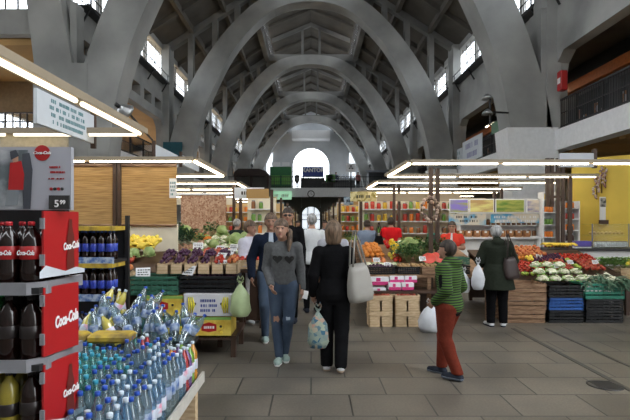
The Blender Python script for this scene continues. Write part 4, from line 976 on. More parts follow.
def person(label, loc, rz, H, J=None, top=None, bottom=None, hair=None, shoes=None, skin=None, female=True, h=0.011, face=True, build=1.0, look=0.0, lean=0.0, hands=True, group=None, lower=True, head_tilt=0.0):
    """local frame: faces -Y, feet at z=0; joints J in units of height"""
    skin = skin or SKIN
    j = dict(hipL=(.052, 0, .51), hipR=(-.052, 0, .51), kneeL=(.055, -.01, .285), kneeR=(-.055, -.01, .285), ankL=(.055, .012, .045), ankR=(-.055, .012, .045),
             shL=(.096, 0, .79), shR=(-.096, 0, .79), elL=(.120, .015, .635), elR=(-.120, .015, .635), wrL=(.125, -.02, .50), wrR=(-.125, -.02, .50), head=(0, -.012, .932), yawL=0, yawR=0)
    j.update(J or {})
    if lean:
        for q in ('shL', 'shR', 'elL', 'elR', 'wrL', 'wrR', 'head'):
            if not (J and q in J): x, y, z = j[q]; j[q] = (x, y - lean * (z - .52), z)
    S_ = lambda p: tuple(c * H for c in p); B = build
    g = {q: S_(v) for q, v in j.items() if isinstance(v, tuple)}
    wz = .078 if female else .084
    ln = lambda z: -lean * max(0, z - .52) * H
    TP = [(z * H, rx * H * B, ry * H * B, 0, ln(z) + oy * H) for z, rx, ry, oy in ((.455, .06, .045, .005), (.48, .085, .06, .006), (.52, .1, .068, .008), (.56, .095, .066, .006), (.62, wz, .056, 0), (.68, .084, .06, -.002), (.74, .095, .067, -.004), (.78, .096, .06, 0), (.805, .082, .052, .003), (.825, .06, .044, .004), (.845, .038, .036, .003), (.865, .031, .033, .002))]
    xs = [v[0] for v in g.values()]; ys = [v[1] for v in g.values()]
    lo = (min(xs) - .16 * H * 1.1, min(ys) - .2 * H, -.02); hi = (max(xs) + .16 * H * 1.1, max(ys) + .18 * H, H * 1.04)
    hd = g['head']; cy, sy = math.cos(look), math.sin(look)
    def hp(x, y, z): x *= H; y *= H; z *= H; return (hd[0] + x * cy - y * sy, hd[1] + x * sy + y * cy, hd[2] + z)
    def legs(s, inf=0.0, only=None, r0=.058, kn=.036, an=.022):
        for q in 'LR':
            s.cone(g['hip' + q], g['knee' + q], r0 * H * B, kn * H, .03 if q == 'L' else .012, inf); s.cone(g['knee' + q], g['ank' + q], kn * H * .98, an * H, .02, inf)
            c = seg(g['knee' + q], g['ank' + q], .3); s.ell((c[0], c[1] + .01 * H, c[2]), (.03 * H, .03 * H, .07 * H), .02, inf)
    def arms(s, inf=0.0, r=(.033, .025, .017), cut=None):
        for q in 'LR':
            s.ell(g['sh' + q], (.032 * H * B, .034 * H * B, .034 * H), .035, inf); s.cone(g['sh' + q], g['el' + q], r[0] * H * B, r[1] * H * B, .025, inf)
            if cut != 'short': s.cone(g['el' + q], g['wr' + q], r[1] * H * B, r[2] * H, .015, inf)
    def foot(s, q, inf=0.0, k=.012):
        a = g['ank' + q]; yw = j['yaw' + q]; d = (math.sin(yw), -math.cos(yw)); tz = j.get('toe' + q, 0)
        s.cone((a[0], a[1], a[2]), (a[0] - d[0] * .018 * H, a[1] - d[1] * .018 * H, max(.018 * H, a[2] - .026 * H)), .021 * H, .02 * H, k, inf)
        t_ = (a[0] + d[0] * .1 * H, a[1] + d[1] * .1 * H, max(.014 * H, a[2] - .03 * H + tz * H)); s.cone((a[0] - d[0] * .015 * H, a[1] - d[1] * .015 * H, max(.018 * H, a[2] - .026 * H)), t_, .021 * H, .016 * H, k, inf)
        s.ell((a[0] + d[0] * .06 * H, a[1] + d[1] * .06 * H, t_[2] + .005 * H), (.027 * H, .027 * H, .018 * H), .015, inf)
    # ---- body
    s = SDF(lo, hi, h)
    if lower: legs(s); foot(s, 'L'); foot(s, 'R')
    s.stack(TP, .03); arms(s)
    nb = (0, ln(.84), .835 * H); s.cone(nb, (hd[0], hd[1] + .01 * H, hd[2] - .04 * H), .033 * H, .029 * H, .02)
    s.ell(hp(0, .008, .012), (.046 * H, .056 * H, .056 * H), .02, yaw=look); s.ell(hp(0, -.016, -.022), (.036 * H, .038 * H, .044 * H), .02, yaw=look)
    s.cone(hp(0, -.05, .002), hp(0, -.062, -.018), .006 * H, .009 * H, .008); s.ell(hp(0, -.044, -.055), (.014 * H, .012 * H, .010 * H), .012); s.ell(hp(0, -.042, .016), (.028 * H, .012 * H, .007 * H), .01, yaw=look)
    for q in (-1, 1): s.ell(hp(q * .046, .01, -.008), (.007 * H, .012 * H, .018 * H), .006, yaw=look)
    for q, sg in (('L', 1), ('R', -1)):
        e, w_ = np.array(g['el' + q]), np.array(g['wr' + q]); d = (w_ - e) / np.linalg.norm(w_ - e)
        side = np.array(j.get('palm' + q, (0, -1, 0)), float); side -= d * (side @ d); side /= np.linalg.norm(side); nrm = np.cross(d, side)
        inw = nrm if nrm[0] * sg < 0 else -nrm   # palm faces the body
        pc = w_ + d * .026 * H
        s.cone(tuple(w_), tuple(w_ + d * .018 * H), .016 * H, .017 * H, .01)
        for u in (-.012, 0, .012): s.cone(tuple(w_ + d * .012 * H + side * u * .7 * H), tuple(w_ + d * .048 * H + side * u * H), .010 * H, .0095 * H, .008)
        curl = j.get('curl' + q, .35)
        for n_, (u, L) in enumerate(((.019, .040), (.0065, .045), (-.006, .042), (-.018, .033))):
            b0 = w_ + d * .05 * H + side * u * H; ang = curl; d1 = d * math.cos(ang) + inw * math.sin(ang); m1 = b0 + d1 * L * .5 * H
            ang *= 2.3; d2 = d * math.cos(ang) + inw * math.sin(ang); s.cone(tuple(b0), tuple(m1), .0058 * H, .0053 * H, .003); s.cone(tuple(m1), tuple(m1 + d2 * L * .5 * H), .0053 * H, .0045 * H, .003)
        tb = w_ + d * .018 * H + side * .014 * H; t1 = tb + (d * .6 + side * .7 + inw * .25) * .024 * H; s.cone(tuple(tb), tuple(t1), .0085 * H, .007 * H, .006); s.cone(tuple(t1), tuple(t1 + (d * .9 + side * .2 + inw * .3) * .022 * H), .0068 * H, .0055 * H, .004)
    body = link('person', s.mesh('person_body', skin)); body.location = loc; body.rotation_euler = (0, 0, rz); tag(body, label, 'person', group)
    out = {'body': body, 'g': g, 'H': H, 'TP': TP}
    # ---- trousers
    if bottom and lower:
        s = SDF(lo, hi, h); inf = bottom.get('fit', .006) * 1.0; legs(s, inf, kn=bottom.get('kn', .038), an=bottom.get('an', .026)); s.stack(TP, .03, inf, .45 * H, bottom.get('waist', .60) * H)
        hem = bottom.get('hem', .035) * H
        s.clip(lambda x, y, z: np.maximum(hem - z, z - bottom.get('waist', .60) * H))
        out['bottom'] = link(bottom.get('name', 'trousers'), s.mesh('trousers', bottom['m']), body)
    if shoes and lower:
        for q in 'LR':
            a = g['ank' + q]; s = SDF((a[0] - .2, a[1] - .26, -.01), (a[0] + .2, a[1] + .2, a[2] + .1), .007); foot(s, q, .006)
            tp = a[2] + .012 * H; s.clip(lambda x, y, z: z - tp); so = link('shoe', s.mesh('shoe', shoes['m']), body)
            if shoes.get('sole'):
                s = SDF((a[0] - .2, a[1] - .26, -.01), (a[0] + .2, a[1] + .2, a[2] + .05), .007); foot(s, q, .010)
                yy = a[1]; base = max(.0, a[2] - .045 * H); s.clip(lambda x, y, z: z - (base + .014 * H)); link('sole', s.mesh('sole', shoes['sole']), so)
    if top:
        s = SDF(lo, hi, h); inf = top.get('fit', .010); hem = top.get('hem', .52); P = list(TP)
        if hem < .47:
            P = [(hem * H, top.get('flare', .115) * H * B, top.get('flared', .09) * H * B, 0, .005)] + [p for p in TP if p[0] > .5 * H]
        s.stack(P, .03, inf, hem * H, top.get('neck', .85) * H)
        sl_ = top.get('sleeve', 'long')
        if sl_ != 'none': arms(s, inf, (.035, .028, .021), 'short' if sl_ == 'short' else None)
        if top.get('collar'): s.cone((0, ln(.83), .82 * H), (0, ln(.85) - .0 * H, .855 * H), .05 * H, .04 * H, .02)
        if top.get('hood'): s.ell((0, .05 * H + ln(.84), .835 * H), (.065 * H, .045 * H, .035 * H), .03)
        if sl_ == 'short':
            for q in 'LR':
                a, b_ = np.array(g['sh' + q]), np.array(g['el' + q]); d = (b_ - a) / np.linalg.norm(b_ - a); L = np.linalg.norm(b_ - a) * .62; sg = 1 if q == 'L' else -1
                s.clip(lambda x, y, z: np.where((x * sg > .095 * H), (x - a[0]) * d[0] + (y - a[1]) * d[1] + (z - a[2]) * d[2] - L, -1))
        if top.get('open'):
            s.clip(lambda x, y, z: np.where(y < -.0 * H, top['open'] * H * (1.2 - .6 * (z / H - .5) / .3) - np.abs(x + .0), -1))
        s.clip(lambda x, y, z: hem * H - z - np.where(np.abs(x) > .12 * H, 1, 0))
        out['top'] = link(top.get('name', 'sweater'), s.mesh('top', top['m']), body)
    if top and top.get('under'):
        s = SDF(lo, hi, h); s.stack(TP, .03, .006, .5 * H, .855 * H); link('shirt', s.mesh('shirt', top['under']), body)
    if hair:
        kind = hair.get('kind', 'short'); s = SDF((hd[0] - .16, hd[1] - .2, hd[2] - .42), (hd[0] + .16, hd[1] + .22, hd[2] + .2), .008)
        t_ = hair.get('t', .010); s.ell(hp(0, .012, .014), (.047 * H, .057 * H, .058 * H), .0, t_, yaw=look)
        if kind == 'bob':
            s.cone(hp(0, .022, .0), hp(0, .02, -.05), .053 * H, .05 * H, .02, t_ * .6)
        cut = {'short': -.012, 'bob': -.085, 'pony': -.03, 'bun': -.03}[kind]
        X0, Y0_, Z0 = hd
        def face_cut(x, y, z):
            lx = (x - X0) * cy + (y - Y0_) * sy; ly = -(x - X0) * sy + (y - Y0_) * cy; lz = z - Z0
            fr = -(lz / H - .020 - hair.get('fringe', 0)) * H      # below the hairline
            a = np.minimum(fr, -(ly / H + (.012 if kind == 'bob' else -.002)) * H)  # in front of the ears
            b_ = (cut * H - lz) if kind != 'short' else np.minimum(-.045 * H - lz + 0 * lz, 9) + 0
            if kind == 'short': b_ = (-.045 + .0) * H - lz
            return np.maximum(a, b_)
        s.clip(face_cut)
        if kind == 'pony':
            for A_, B_, ra, rb in ((hp(.0, .06, .02), hp(.055, .035, -.02), .018, .02), (hp(.055, .035, -.02), hp(.062, -.012, -.09), .02, .018), (hp(.062, -.012, -.09), hp(.056, -.034, -.15), .018, .008)): s.cone(A_, B_, ra * H, rb * H, .01)
        if kind == 'bun': s.ell(hp(0, .06, .045), (.025 * H, .02 * H, .025 * H), .01)
        link('hair', s.mesh('hair', hair['m']), body)
    if face:
        R_ = Matrix.Rotation(look, 3, 'Z')
        for q in (-1, 1):
            MB().ball(hp(q * .017, -.0475, .003), .0055 * H, 8, 6, (1.3, .6, .8)).obj('eye', mat('eye_dark', (.05, .03, .025), .3), body)
            MB().tube([hp(q * .009, -.052, .013), hp(q * .026, -.046, .012)], .0022 * H, 5).obj('eyebrow', (hair or {}).get('m', INK), body)
        MB().tube([hp(-.012, -.051, -.034), hp(0, -.0545, -.036), hp(.012, -.051, -.034)], .0028 * H, 5).obj('mouth', mat('lips', (.40, .12, .10), .5), body)
        if hair and hair.get('glasses'):
            b = MB()
            for q in (-1, 1):
                if hair['glasses'] == 'sun': b.ball(hp(q * .018, -.052, .003), .013 * H, 10, 6, (1.2, .35, .8))
                else: b.tube([hp(q * (.018) + .011 * math.cos(a), -.056, .002 + .008 * math.sin(a)) for a in [PI * k / 5 for k in range(11)]], .0016 * H, 4)
                b.tube([hp(q * .03, -.05, .004), hp(q * .048, .01, .004)], .0018 * H, 4)
            b.tube([hp(-.008, -.057, .004), hp(.008, -.057, .004)], .0018 * H, 4); b.obj('glasses', INK, body)
    return out
def stick_on(res, key, pts, m, nm, frm=(0, -1), off=.004):
    """a small printed or worn patch laid on a garment: pts are local (x, z) polygons"""
    o = res[key]; me = o.data; bv = BVHTree.FromPolygons([v.co[:] for v in me.vertices], [p.vertices[:] for p in me.polygons]); b = MB(); vs = []
    for x, z in pts:
        hit = bv.ray_cast(Vector((x, frm[1] * 1.0, z)), Vector((0, -frm[1], 0)))
        y = (hit[0].y if hit[0] else 0) + frm[1] * off; vs.append((x, y, z))
    c = (sum(v[0] for v in vs) / len(vs), 0, sum(v[2] for v in vs) / len(vs)); hit = bv.ray_cast(Vector((c[0], frm[1], c[2])), Vector((0, -frm[1], 0)))
    vs.append((c[0], (hit[0].y if hit[0] else 0) + frm[1] * off, c[2])); n = len(pts)
    b.add(vs, [(i, (i + 1) % n, n) for i in range(n)], True); return b.obj(nm, m, o)
# garment materials
def cloth(n, c, v=.15, s=30, bump=.2): return mat(n, c, .9, var=v, scale=s, bump=bump, spec=.1)
JEANS = mat2('blue_denim', (.03, .05, .09), (.085, .125, .19), 'noise', 6, .9, (1, 1, .5), .3, .7); BLK = cloth('black_cloth', (.006, .006, .007)); GREYK = cloth('grey_knit', (.115, .118, .122))
HB = mat2('brown_hair', (.05, .03, .02), (.16, .10, .06), 'noise', 14, .6, (3, 3, .6)); HD = mat2('dark_hair', (.02, .014, .01), (.06, .04, .03), 'noise', 14, .6, (3, 3, .6)); HG = mat2('grey_hair', (.22, .22, .22), (.42, .42, .42), 'noise', 14, .7, (3, 3, .6)); HF = mat2('light_brown_hair', (.075, .045, .025), (.18, .115, .07), 'noise', 14, .6, (3, 3, .6))
PALE = cloth('pale_shoe', (.55, .56, .58), .05); SH_D = cloth('dark_shoe', (.03, .035, .05), .1)
# --- teenage girl in a grey sweater with two hearts, walking towards the camera
girl = person('teenage girl in grey sweater with two black hearts and ripped jeans, walking forward', (-.33, 5.86, 0), .05, 1.70,
    dict(kneeL=(.035, -.055, .285), ankL=(.01, .03, .045), toeL=0, kneeR=(-.05, -.01, .285), ankR=(-.03, -.05, .045), yawR=-.1, yawL=.1, hipL=(.05, 0, .51),
         elR=(-.120, .02, .645), wrR=(-.085, -.09, .54), elL=(.122, .02, .64), wrL=(.13, -.02, .51), head=(-.016, -.042, .922)),
    dict(m=GREYK, hem=.535, name='sweater'), dict(m=JEANS, kn=.034, an=.024, fit=.007), dict(kind='pony', m=HB, fringe=-.006), dict(m=cloth('mint_canvas', (.36, .47, .44), .05), sole=WINK), h=.009, look=-.12, build=.94)
def heart(cx_, cz_, r): return [(cx_ + r * 1.05 * math.sin(t) ** 3, cz_ + r * (.81 * math.cos(t) - .31 * math.cos(2 * t) - .13 * math.cos(3 * t) - .06 * math.cos(4 * t))) for t in [2 * PI * k / 24 for k in range(24)]]
stick_on(girl, 'top', heart(-.07, 1.215, .055), INK, 'heart_print'); stick_on(girl, 'top', heart(.07, 1.21, .055), INK, 'heart_print')
stick_on(girl, 'bottom', [(-.115, .54), (-.06, .545), (-.045, .50), (-.06, .47), (-.115, .475)], SKIN, 'torn_knee'); stick_on(girl, 'bottom', [(.03, .545), (.08, .54), (.08, .51), (.035, .505)], mat('faded_denim', (.3, .36, .44), .9), 'torn_knee')
o = MB().bevbox(-.035, .035, -.05, .05, -.004, .004, .002).obj('phone', WINK, None, (-.33 + .26, 5.80, .79)); o.rotation_euler = (1.2, .3, .2); tag(o, 'small white phone held in the hand of the girl with hearts', 'phone')
# --- man in navy jacket
person('man in open navy jacket over pale shirt and jeans, walking behind the girl with hearts', (-.56, 6.85, 0), .1, 1.77,
    dict(kneeR=(-.05, -.05, .285), ankR=(-.045, -.01, .045), kneeL=(.05, .01, .285), ankL=(.055, .07, .06), elR=(-.155, .02, .64), wrR=(-.15, -.04, .51)),
    dict(m=cloth('navy_cloth', (.010, .015, .03)), hem=.5, name='jacket', fit=.018, open=.03, under=cloth('pale_blue_shirt', (.42, .47, .55), .05), collar=False), dict(m=JEANS), dict(kind='short', m=HB), dict(m=cloth('mint_canvas', (.36, .47, .44), .05), sole=WINK), female=False, h=.012, skin=SKIN2)
person('tall man with dark sunglasses and black jacket behind the girl with hearts', (X(288, 8.1), 8.1, 0), 0, 1.88, None,
    dict(m=BLK, hem=.48, name='jacket', fit=.02), dict(m=BLK), dict(kind='short', m=HD, glasses='sun'), dict(m=SH_D), female=False, h=.014, skin=SKIN2)
person('grey haired man in white shirt and dark trousers seen from behind', (X(312, 9.0), 9.0, 0), PI + .15, 1.80, dict(elL=(.16, .02, .64), elR=(-.15, .02, .64)),
    dict(m=cloth('white_shirt_cloth', (.62, .64, .66), .05), hem=.49, name='shirt', fit=.02), dict(m=BLK), dict(kind='short', m=HG), dict(m=SH_D), female=False, h=.014, build=1.08)
person('dark haired woman in pale grey top walking ahead of the woman in black', (X(333, 7.3), 7.3, 0), PI, 1.68, None, dict(m=cloth('pale_grey_top', (.38, .38, .42), .05), hem=.5), dict(m=BLK), dict(kind='bob', m=HD), dict(m=SH_D), h=.014)
# --- woman in black, from behind
lady = person('woman in black suit with short light brown hair walking away with bags', (.25, 5.45, 0), PI - .08, 1.655,
    dict(kneeL=(.05, -.03, .285), ankL=(.045, -.01, .045), kneeR=(-.055, .0, .285), ankR=(-.05, .06, .06), toeR=-.0, elR=(-.128, .02, .65), wrR=(-.125, -.04, .55), elL=(.135, .02, .64), wrL=(.14, -.02, .515), curlL=.9, curlR=.9),
    dict(m=BLK, hem=.475, name='jacket', fit=.016, collar=True), dict(m=BLK, kn=.044, an=.036, fit=.01, hem=.03), dict(kind='bob', m=HF, t=.014), dict(m=PALE, sole=cloth('tan_sole', (.4, .32, .25), .05)), h=.009, face=True, build=1.0)
# local x is mirrored because she walks away: her right arm is on the photo's right
def handbag(name, label, loc, w, d, h, m, strap_top, rz=0, tilt=0):
    t = thing(name, label, 'bag', loc, rz); t.rotation_euler = (0, tilt, rz); b = MB(); n = 20; prof = [(.55, 0), (.9, .03), (1, .2), (.97, .5), (.8, .8), (.62, 1.0), (.5, .985)]; vs = []; fs = []
    for r, z in prof:
        for k in range(n):
            a = 2 * PI * k / n; c, s_ = math.cos(a), math.sin(a); e = .6
            vs.append((w / 2 * r * math.copysign(abs(c) ** e, c), d / 2 * (r if z < .5 else r * .8) * math.copysign(abs(s_) ** e, s_), h * z))
    for i in range(len(prof) - 1):
        for k in range(n): fs.append((i * n + k, i * n + (k + 1) % n, (i + 1) * n + (k + 1) % n, (i + 1) * n + k))
    fs += [tuple(range(n - 1, -1, -1)), tuple(range((len(prof) - 1) * n, len(prof) * n))]; b.add(vs, fs, True); b.obj('bag_body', m, t)
    for q in (-1, 1): MB().tube([(-w * .28, q * d * .2, h * .95), (-w * .15, q * d * .22, h * .95 + strap_top * .6), (0, q * d * .1, h * .95 + strap_top), (w * .12, q * d * .22, h * .95 + strap_top * .6), (w * .28, q * d * .2, h * .95)], .011, 6).obj('strap', m, t)
    return t
handbag('tote_bag', 'large pale grey leather tote bag on the shoulder of the woman in black', (X(361, 5.4), 5.36, Z(301, 5.4)), .30, .17, .42, mat('pale_leather', (.34, .325, .295), .5, var=.05), .38, .5, -.12)
t = bag('shopping_bag', 'colourful patterned shopping bag hanging from the hand of the woman in black', (X(318, 5.4), 5.38, Z(348, 5.4)), .23, .12, .43, mat2('flower_print', (.03, .12, .2), (.35, .40, .30), 'voronoi', 22, .5, (1, 1, 1), .2, .75, 0, 'Z', (.6, .1, .08)))
# --- elderly lady in lavender sweater (profile)
person('woman in pale lavender sweater with short curly brown hair standing at the left stall', (X(250, 8.1), 8.1, 0), .95, 1.66, dict(elR=(-.14, -.03, .65), wrR=(-.1, -.13, .60), wrL=(.1, -.13, .60), elL=(.14, -.02, .65)),
    dict(m=cloth('lavender_knit', (.50, .50, .58), .06), hem=.46, flare=.105, flared=.085, fit=.018, name='sweater'), dict(m=cloth('white_trousers', (.6, .6, .6), .04), kn=.045, an=.035), dict(kind='short', m=HB, t=.022), dict(m=PALE), h=.013, build=1.12)
person('grey haired person in dark jacket at the far left stall, turned away', (X(237, 12.2), 12.2, 0), PI - .6, 1.72, None, dict(m=cloth('dark_green_cloth', (.02, .03, .028)), hem=.47, fit=.025, name='jacket'), dict(m=BLK), dict(kind='short', m=HG), dict(m=SH_D), female=False, h=.016, build=1.1)
# --- behind the middle stall
person('woman in sleeveless blue grey top seen from behind at the middle stall', (X(367, 12.6), 12.6, 0), PI, 1.70, None, dict(m=cloth('blue_grey_cloth', (.20, .25, .34), .06), hem=.48, fit=.02, sleeve='short', name='blouse'), dict(m=BLK), dict(kind='bun', m=HD), dict(m=SH_D), h=.016, build=1.2)
handbag('shoulder_bag', 'black shoulder bag of the woman in blue grey top', (X(378, 12.5), 12.35, 1.0), .28, .14, .3, BLK, .35, .5)
person('man in bright red T-shirt seen from behind beyond the middle stall', (X(391, 12.8), 12.8, 0), PI, 1.78, dict(head=(0, -.02, .925)), dict(m=cloth('bright_red_cloth', (.62, .015, .02), .05), hem=.49, fit=.03, sleeve='short', name='shirt'), dict(m=BLK), dict(kind='short', m=HD), dict(m=SH_D), female=False, h=.014, build=1.12)
person('smiling saleswoman with glasses in orange red vest behind the middle stall', (X(452, 10.6), 10.6, 0), -.35, 1.66, dict(wrL=(.04, -.13, .66), elL=(.14, -.02, .66), wrR=(-.04, -.13, .66), elR=(-.14, -.02, .66)), dict(m=cloth('orange_red_cloth', (.68, .06, .04), .05), hem=.48, fit=.02, sleeve='short', name='vest', open=.02, under=cloth('white_shirt_cloth', (.62, .64, .66), .05)), dict(m=BLK), dict(kind='short', m=HD, glasses='thin'), dict(m=SH_D), h=.013, build=1.15)
# --- boy
STR = mat2('green_black_stripes', (.008, .014, .009), (.06, .13, .016), 'wave', 12.0, .9, (1, 1, 1), .45, .55, 0, 'Z')
boy = person('boy in green and black striped hooded top and rust red trousers walking left', (1.47, 5.22, 0), -2.3, 1.46,
    dict(hipL=(.05, 0, .51), kneeL=(.05, -.01, .285), ankL=(.05, .09, .055), yawL=.1, kneeR=(-.045, -.065, .29), ankR=(-.045, -.08, .045), hipR=(-.05, 0, .51), elR=(-.14, .03, .65), wrR=(-.12, -.07, .56), elL=(.14, .05, .65), wrL=(.12, -.05, .56), head=(0, -.02, .925)),
    dict(m=STR, hem=.475, hood=True, fit=.016, name='hooded_top', collar=True), dict(m=cloth('rust_red_cloth', (.15, .028, .016), .1), kn=.040, an=.032, fit=.012, hem=.05), dict(kind='short', m=HD, t=.012), dict(m=SH_D, sole=cloth('blue_grey_sole', (.16, .18, .22), .05)), h=.009, look=.1, female=False, build=1.16)
s_ = SDF((-.3, -.3, .60), (.3, .3, .80), .009); s_.stack(boy['TP'], .0, .021, .655, .70)
for q in 'L':
    s2 = SDF((-.4, -.4, .6), (.4, .4, 1.3), .009); s2.cone(boy['g']['sh' + q], boy['g']['el' + q], .034 * 1.46 * 1.16, .0285 * 1.46 * 1.16, 0, .017)
    A_, B_ = np.array(boy['g']['sh' + q]), np.array(boy['g']['el' + q]); cc = boy['g']['sh' + q]
    s2.clip(lambda x, y, z: np.maximum(np.abs(y - .01 - (cc[2] - z) * .12) - .028, np.maximum(cc[0] + .012 - x, z - cc[2] + .01)))
    link('sleeve_panel', s2.mesh('sleeve_panel', BLK), boy['top'])
link('waistband', s_.mesh('waistband', BLK), boy['top'])
# --- woman in dark green coat, from behind
coat = person('grey haired woman in dark green coat standing at the right stall, seen from behind', (X(497, 7.75), 7.75, 0), PI - .1, 1.60,
    dict(kneeL=(.055, -.005, .285), ankL=(.06, .0, .045), kneeR=(-.055, -.005, .285), ankR=(-.06, 0, .045), yawL=.3, yawR=-.35, elL=(.16, -.02, .65), wrL=(.13, -.13, .60), elR=(-.16, -.02, .65), wrR=(-.13, -.13, .60), head=(0, -.04, .925)),
    dict(m=cloth('dark_green_coat', (.022, .027, .019), .12), hem=.37, flare=.125, flared=.095, fit=.028, hood=True, collar=True, name='coat'), dict(m=BLK, kn=.045, an=.036), dict(kind='short', m=HG, t=.014), dict(m=PALE, sole=SH_D), h=.010, build=1.24)
handbag('shoulder_bag', 'dark brown shoulder bag on the right side of the green coat', (X(512, 7.6), 7.62, Z(279, 7.6)), .26, .16, .34, mat('brown_leather', (.045, .03, .028), .5), .38, .3, -.1)
bag('plastic_bag', 'white plastic bag hanging from the left hand of the woman in green coat', (X(478, 7.5), 7.5, Z(290, 7.5)), .2, .14, .42, mat('white_film', (.6, .62, .66), .35), 5)
# --- distant walkers
for k, (px_, d, c, lab) in enumerate(((325, 15.0, (.08, .1, .16), 'distant walker in dark blue in the middle of the aisle'), (298, 17.5, (.35, .33, .3), 'distant walker in beige far down the aisle'), (342, 19, (.25, .08, .07), 'distant walker in dark red far down the aisle'))):
    person(lab, (X(px_, d), d, 0), 0, 1.70, None, dict(m=cloth('walker_cloth_%d' % k, c), hem=.48, fit=.02), dict(m=BLK), dict(kind='short', m=HD), dict(m=SH_D), h=.02, face=False)
# ================================================================ MIDDLE STALL (right of the aisle)
YM = 7.7
wl = lambda n: ['first', 'second', 'third', 'fourth', 'fifth', 'sixth', 'seventh', 'eighth', 'ninth', 'tenth', 'eleventh', 'twelfth'][n]
for c, (pa, pb) in enumerate(((369, 393), (395, 420))):
    xa, xb = X(pa, YM), X(pb, YM); side = ['left', 'right'][c]
    for lv, z0 in enumerate((0.0, 0.25)):
        for q in (0, 1):
            w_ = (xb - xa) / 2 - .003; slat_box('small_wooden_box', w_, .3, .16, WOOD, 'small pale wooden box, %s of the %s pair in the %s stack' % (['left', 'right'][q], ['bottom', 'upper'][lv], side), 'box', (xa + w_ / 2 + q * (w_ + .006), YM, z0), 0, None, 1)
        slat_box('wooden_tray', xb - xa + .01, .34, .08, WOOD, 'flat pale wooden tray lying on the %s boxes of the %s stack' % (['bottom', 'upper'][lv], side), 'tray', ((xa + xb) / 2, YM - .01, z0 + .165), 0, None, 1)
    pile('apple', xa + .03, xb - .03, YM + .05, YM + .28, .43, .43, 'red apple in the topmost tray of the %s wooden stack' % side, 'apples in the %s tray' % side, .075, 1)
MAG = mat('magenta_print', (.60, .04, .20), .5)
for k, (pa, pb, ya, yb, dd) in enumerate(((370, 389, 277, 285, 7.95), (389, 401, 283, 290, 7.85), (402, 414, 283, 290, 7.85), (373, 386, 288, 293, 7.9), (405, 417, 276, 282.5, 7.95), (390, 404, 276, 282.5, 7.95))):
    x0, x1, z0, z1 = X(pa, dd), X(pb, dd), Z(yb, dd), Z(ya, dd); t = thing('small_carton', 'small white and magenta carton under the middle stall produce, ' + ['upper left', 'lower middle', 'lower right', 'lowest left', 'upper right', 'upper middle'][k], 'carton', ((x0 + x1) / 2, dd, z0)); w_ = (x1 - x0) / 2
    MB().bevbox(-w_, w_, 0, .25, 0, z1 - z0, .004).obj('carton_body', CARD, t); MB().box(-w_, w_, -.004, 0, 0, (z1 - z0) * .42).obj('colour_band', MAG, t)
    MB().box(-w_ * .35, w_ * .1, -.006, -.001, (z1 - z0) * .45, (z1 - z0) * .9).obj('printed_mark', MAG, t)
table('display_stand', 'low shelf under the small white and magenta cartons at the middle stall', .93, 2.2, 7.84, 8.3, Z(291, 7.85), Z(291, 7.85))
table('display_stand', 'sloping produce stand of the middle stall behind the cartons', .93, 2.95, 8.0, 10.2, Z(275, 8.0), 1.18, m=WOOD2)
MB_ = MB().box(.93, .96, 8.0, 10.2, .5, .8)
Zs = lambda y: Z(275, 8.0) + (1.18 - Z(275, 8.0)) * (y - 8.0) / 2.2 + .005
for k, (pa, pb, dd, m_, h_) in enumerate(((369, 396, 8.02, BLACKP, .12), (397, 420, 8.02, BLACKP, .12), (421, 442, 8.02, WOOD2, .12), (443, 470, 8.02, BLACKP, .14), (443, 470, 8.6, GREENP, .12))):
    (plastic_crate if m_ is not WOOD2 else lambda w_, d_, hh, m2_, lab, loc: slat_box('wooden_crate', w_, d_, hh, m2_, lab, 'crate', loc))(X(pb, dd) - X(pa, dd), .34, h_, m_, ['black crate of plums at the left front corner of the middle stall', 'black crate of mushrooms at the front of the middle stall', 'brown wooden crate of potatoes in front of the watermelon', 'black crate in front of the boy at the middle stall', 'green crate behind the black crate by the boy'][k], (X((pa + pb) / 2, dd), dd - .02, Zs(dd) + .005))
pile('plum', X(371, 8), X(395, 8), 8.06, 8.3, Zs(8) + .09, Zs(8) + .1, 'dark plum in the left front crate of the middle stall', 'plums at the middle stall', .055, 1)
pile('potato', X(399, 8), X(441, 8), 8.06, 8.32, Zs(8) + .09, Zs(8) + .11, 'brown potato at the front of the middle stall', 'potatoes at the middle stall', .07, 1)
# rows of produce going back
for k in range(5): K['cauliflower'].put((X(368 + k * 6.2, 8.5), 8.45, Zs(8.45)), 'small white cauliflower, %s from the left in the front row of the middle stall' % wl(k), None, (0, 0, k), .8)
st = MB().box(-.17, .17, 0, .22, 0, .11)
t = thing('foam_tray', 'white styrofoam tray with lettering at the front of the middle stall', 'tray', (X(408, 8.3), 8.3, Z(272, 8.3)), .05)
b = MB(); b.box(-.17, .17, 0, .02, 0, .12); b.box(-.17, .17, .2, .22, 0, .12); b.box(-.17, -.15, .02, .2, 0, .12); b.box(.15, .17, .02, .2, 0, .12); b.box(-.15, .15, .02, .2, 0, .02); b.obj('tray_body', WINK, t); dashes('lettering', 2, -.12, .12, .02, .1, 0, INK, t, 3)
pile('tomato', X(392, 8.9), X(402, 8.9), 8.7, 9.1, Zs(8.8), Zs(9.1), 'red tomato left of the parsley at the middle stall', 'tomatoes at the middle stall', .07, 2)
pile('orange', X(363, 9.4), X(381, 9.4), 9.0, 9.7, Zs(9) + .02, Zs(9.7) + .04, 'orange in the pile at the aisle side of the middle stall', 'oranges at the middle stall', .085, 2, cap=70)
pile('pepper', X(382, 9.8), X(390, 9.8), 9.6, 10.0, Zs(9.6) + .04, Zs(10) + .06, 'red pepper behind the oranges', 'red peppers', .085, 2)
pile('ypepper', X(390, 9.6), X(400, 9.6), 9.3, 9.9, Zs(9.3) + .02, Zs(9.9) + .04, 'yellow pepper beside the red peppers', 'yellow peppers', .085, 2)
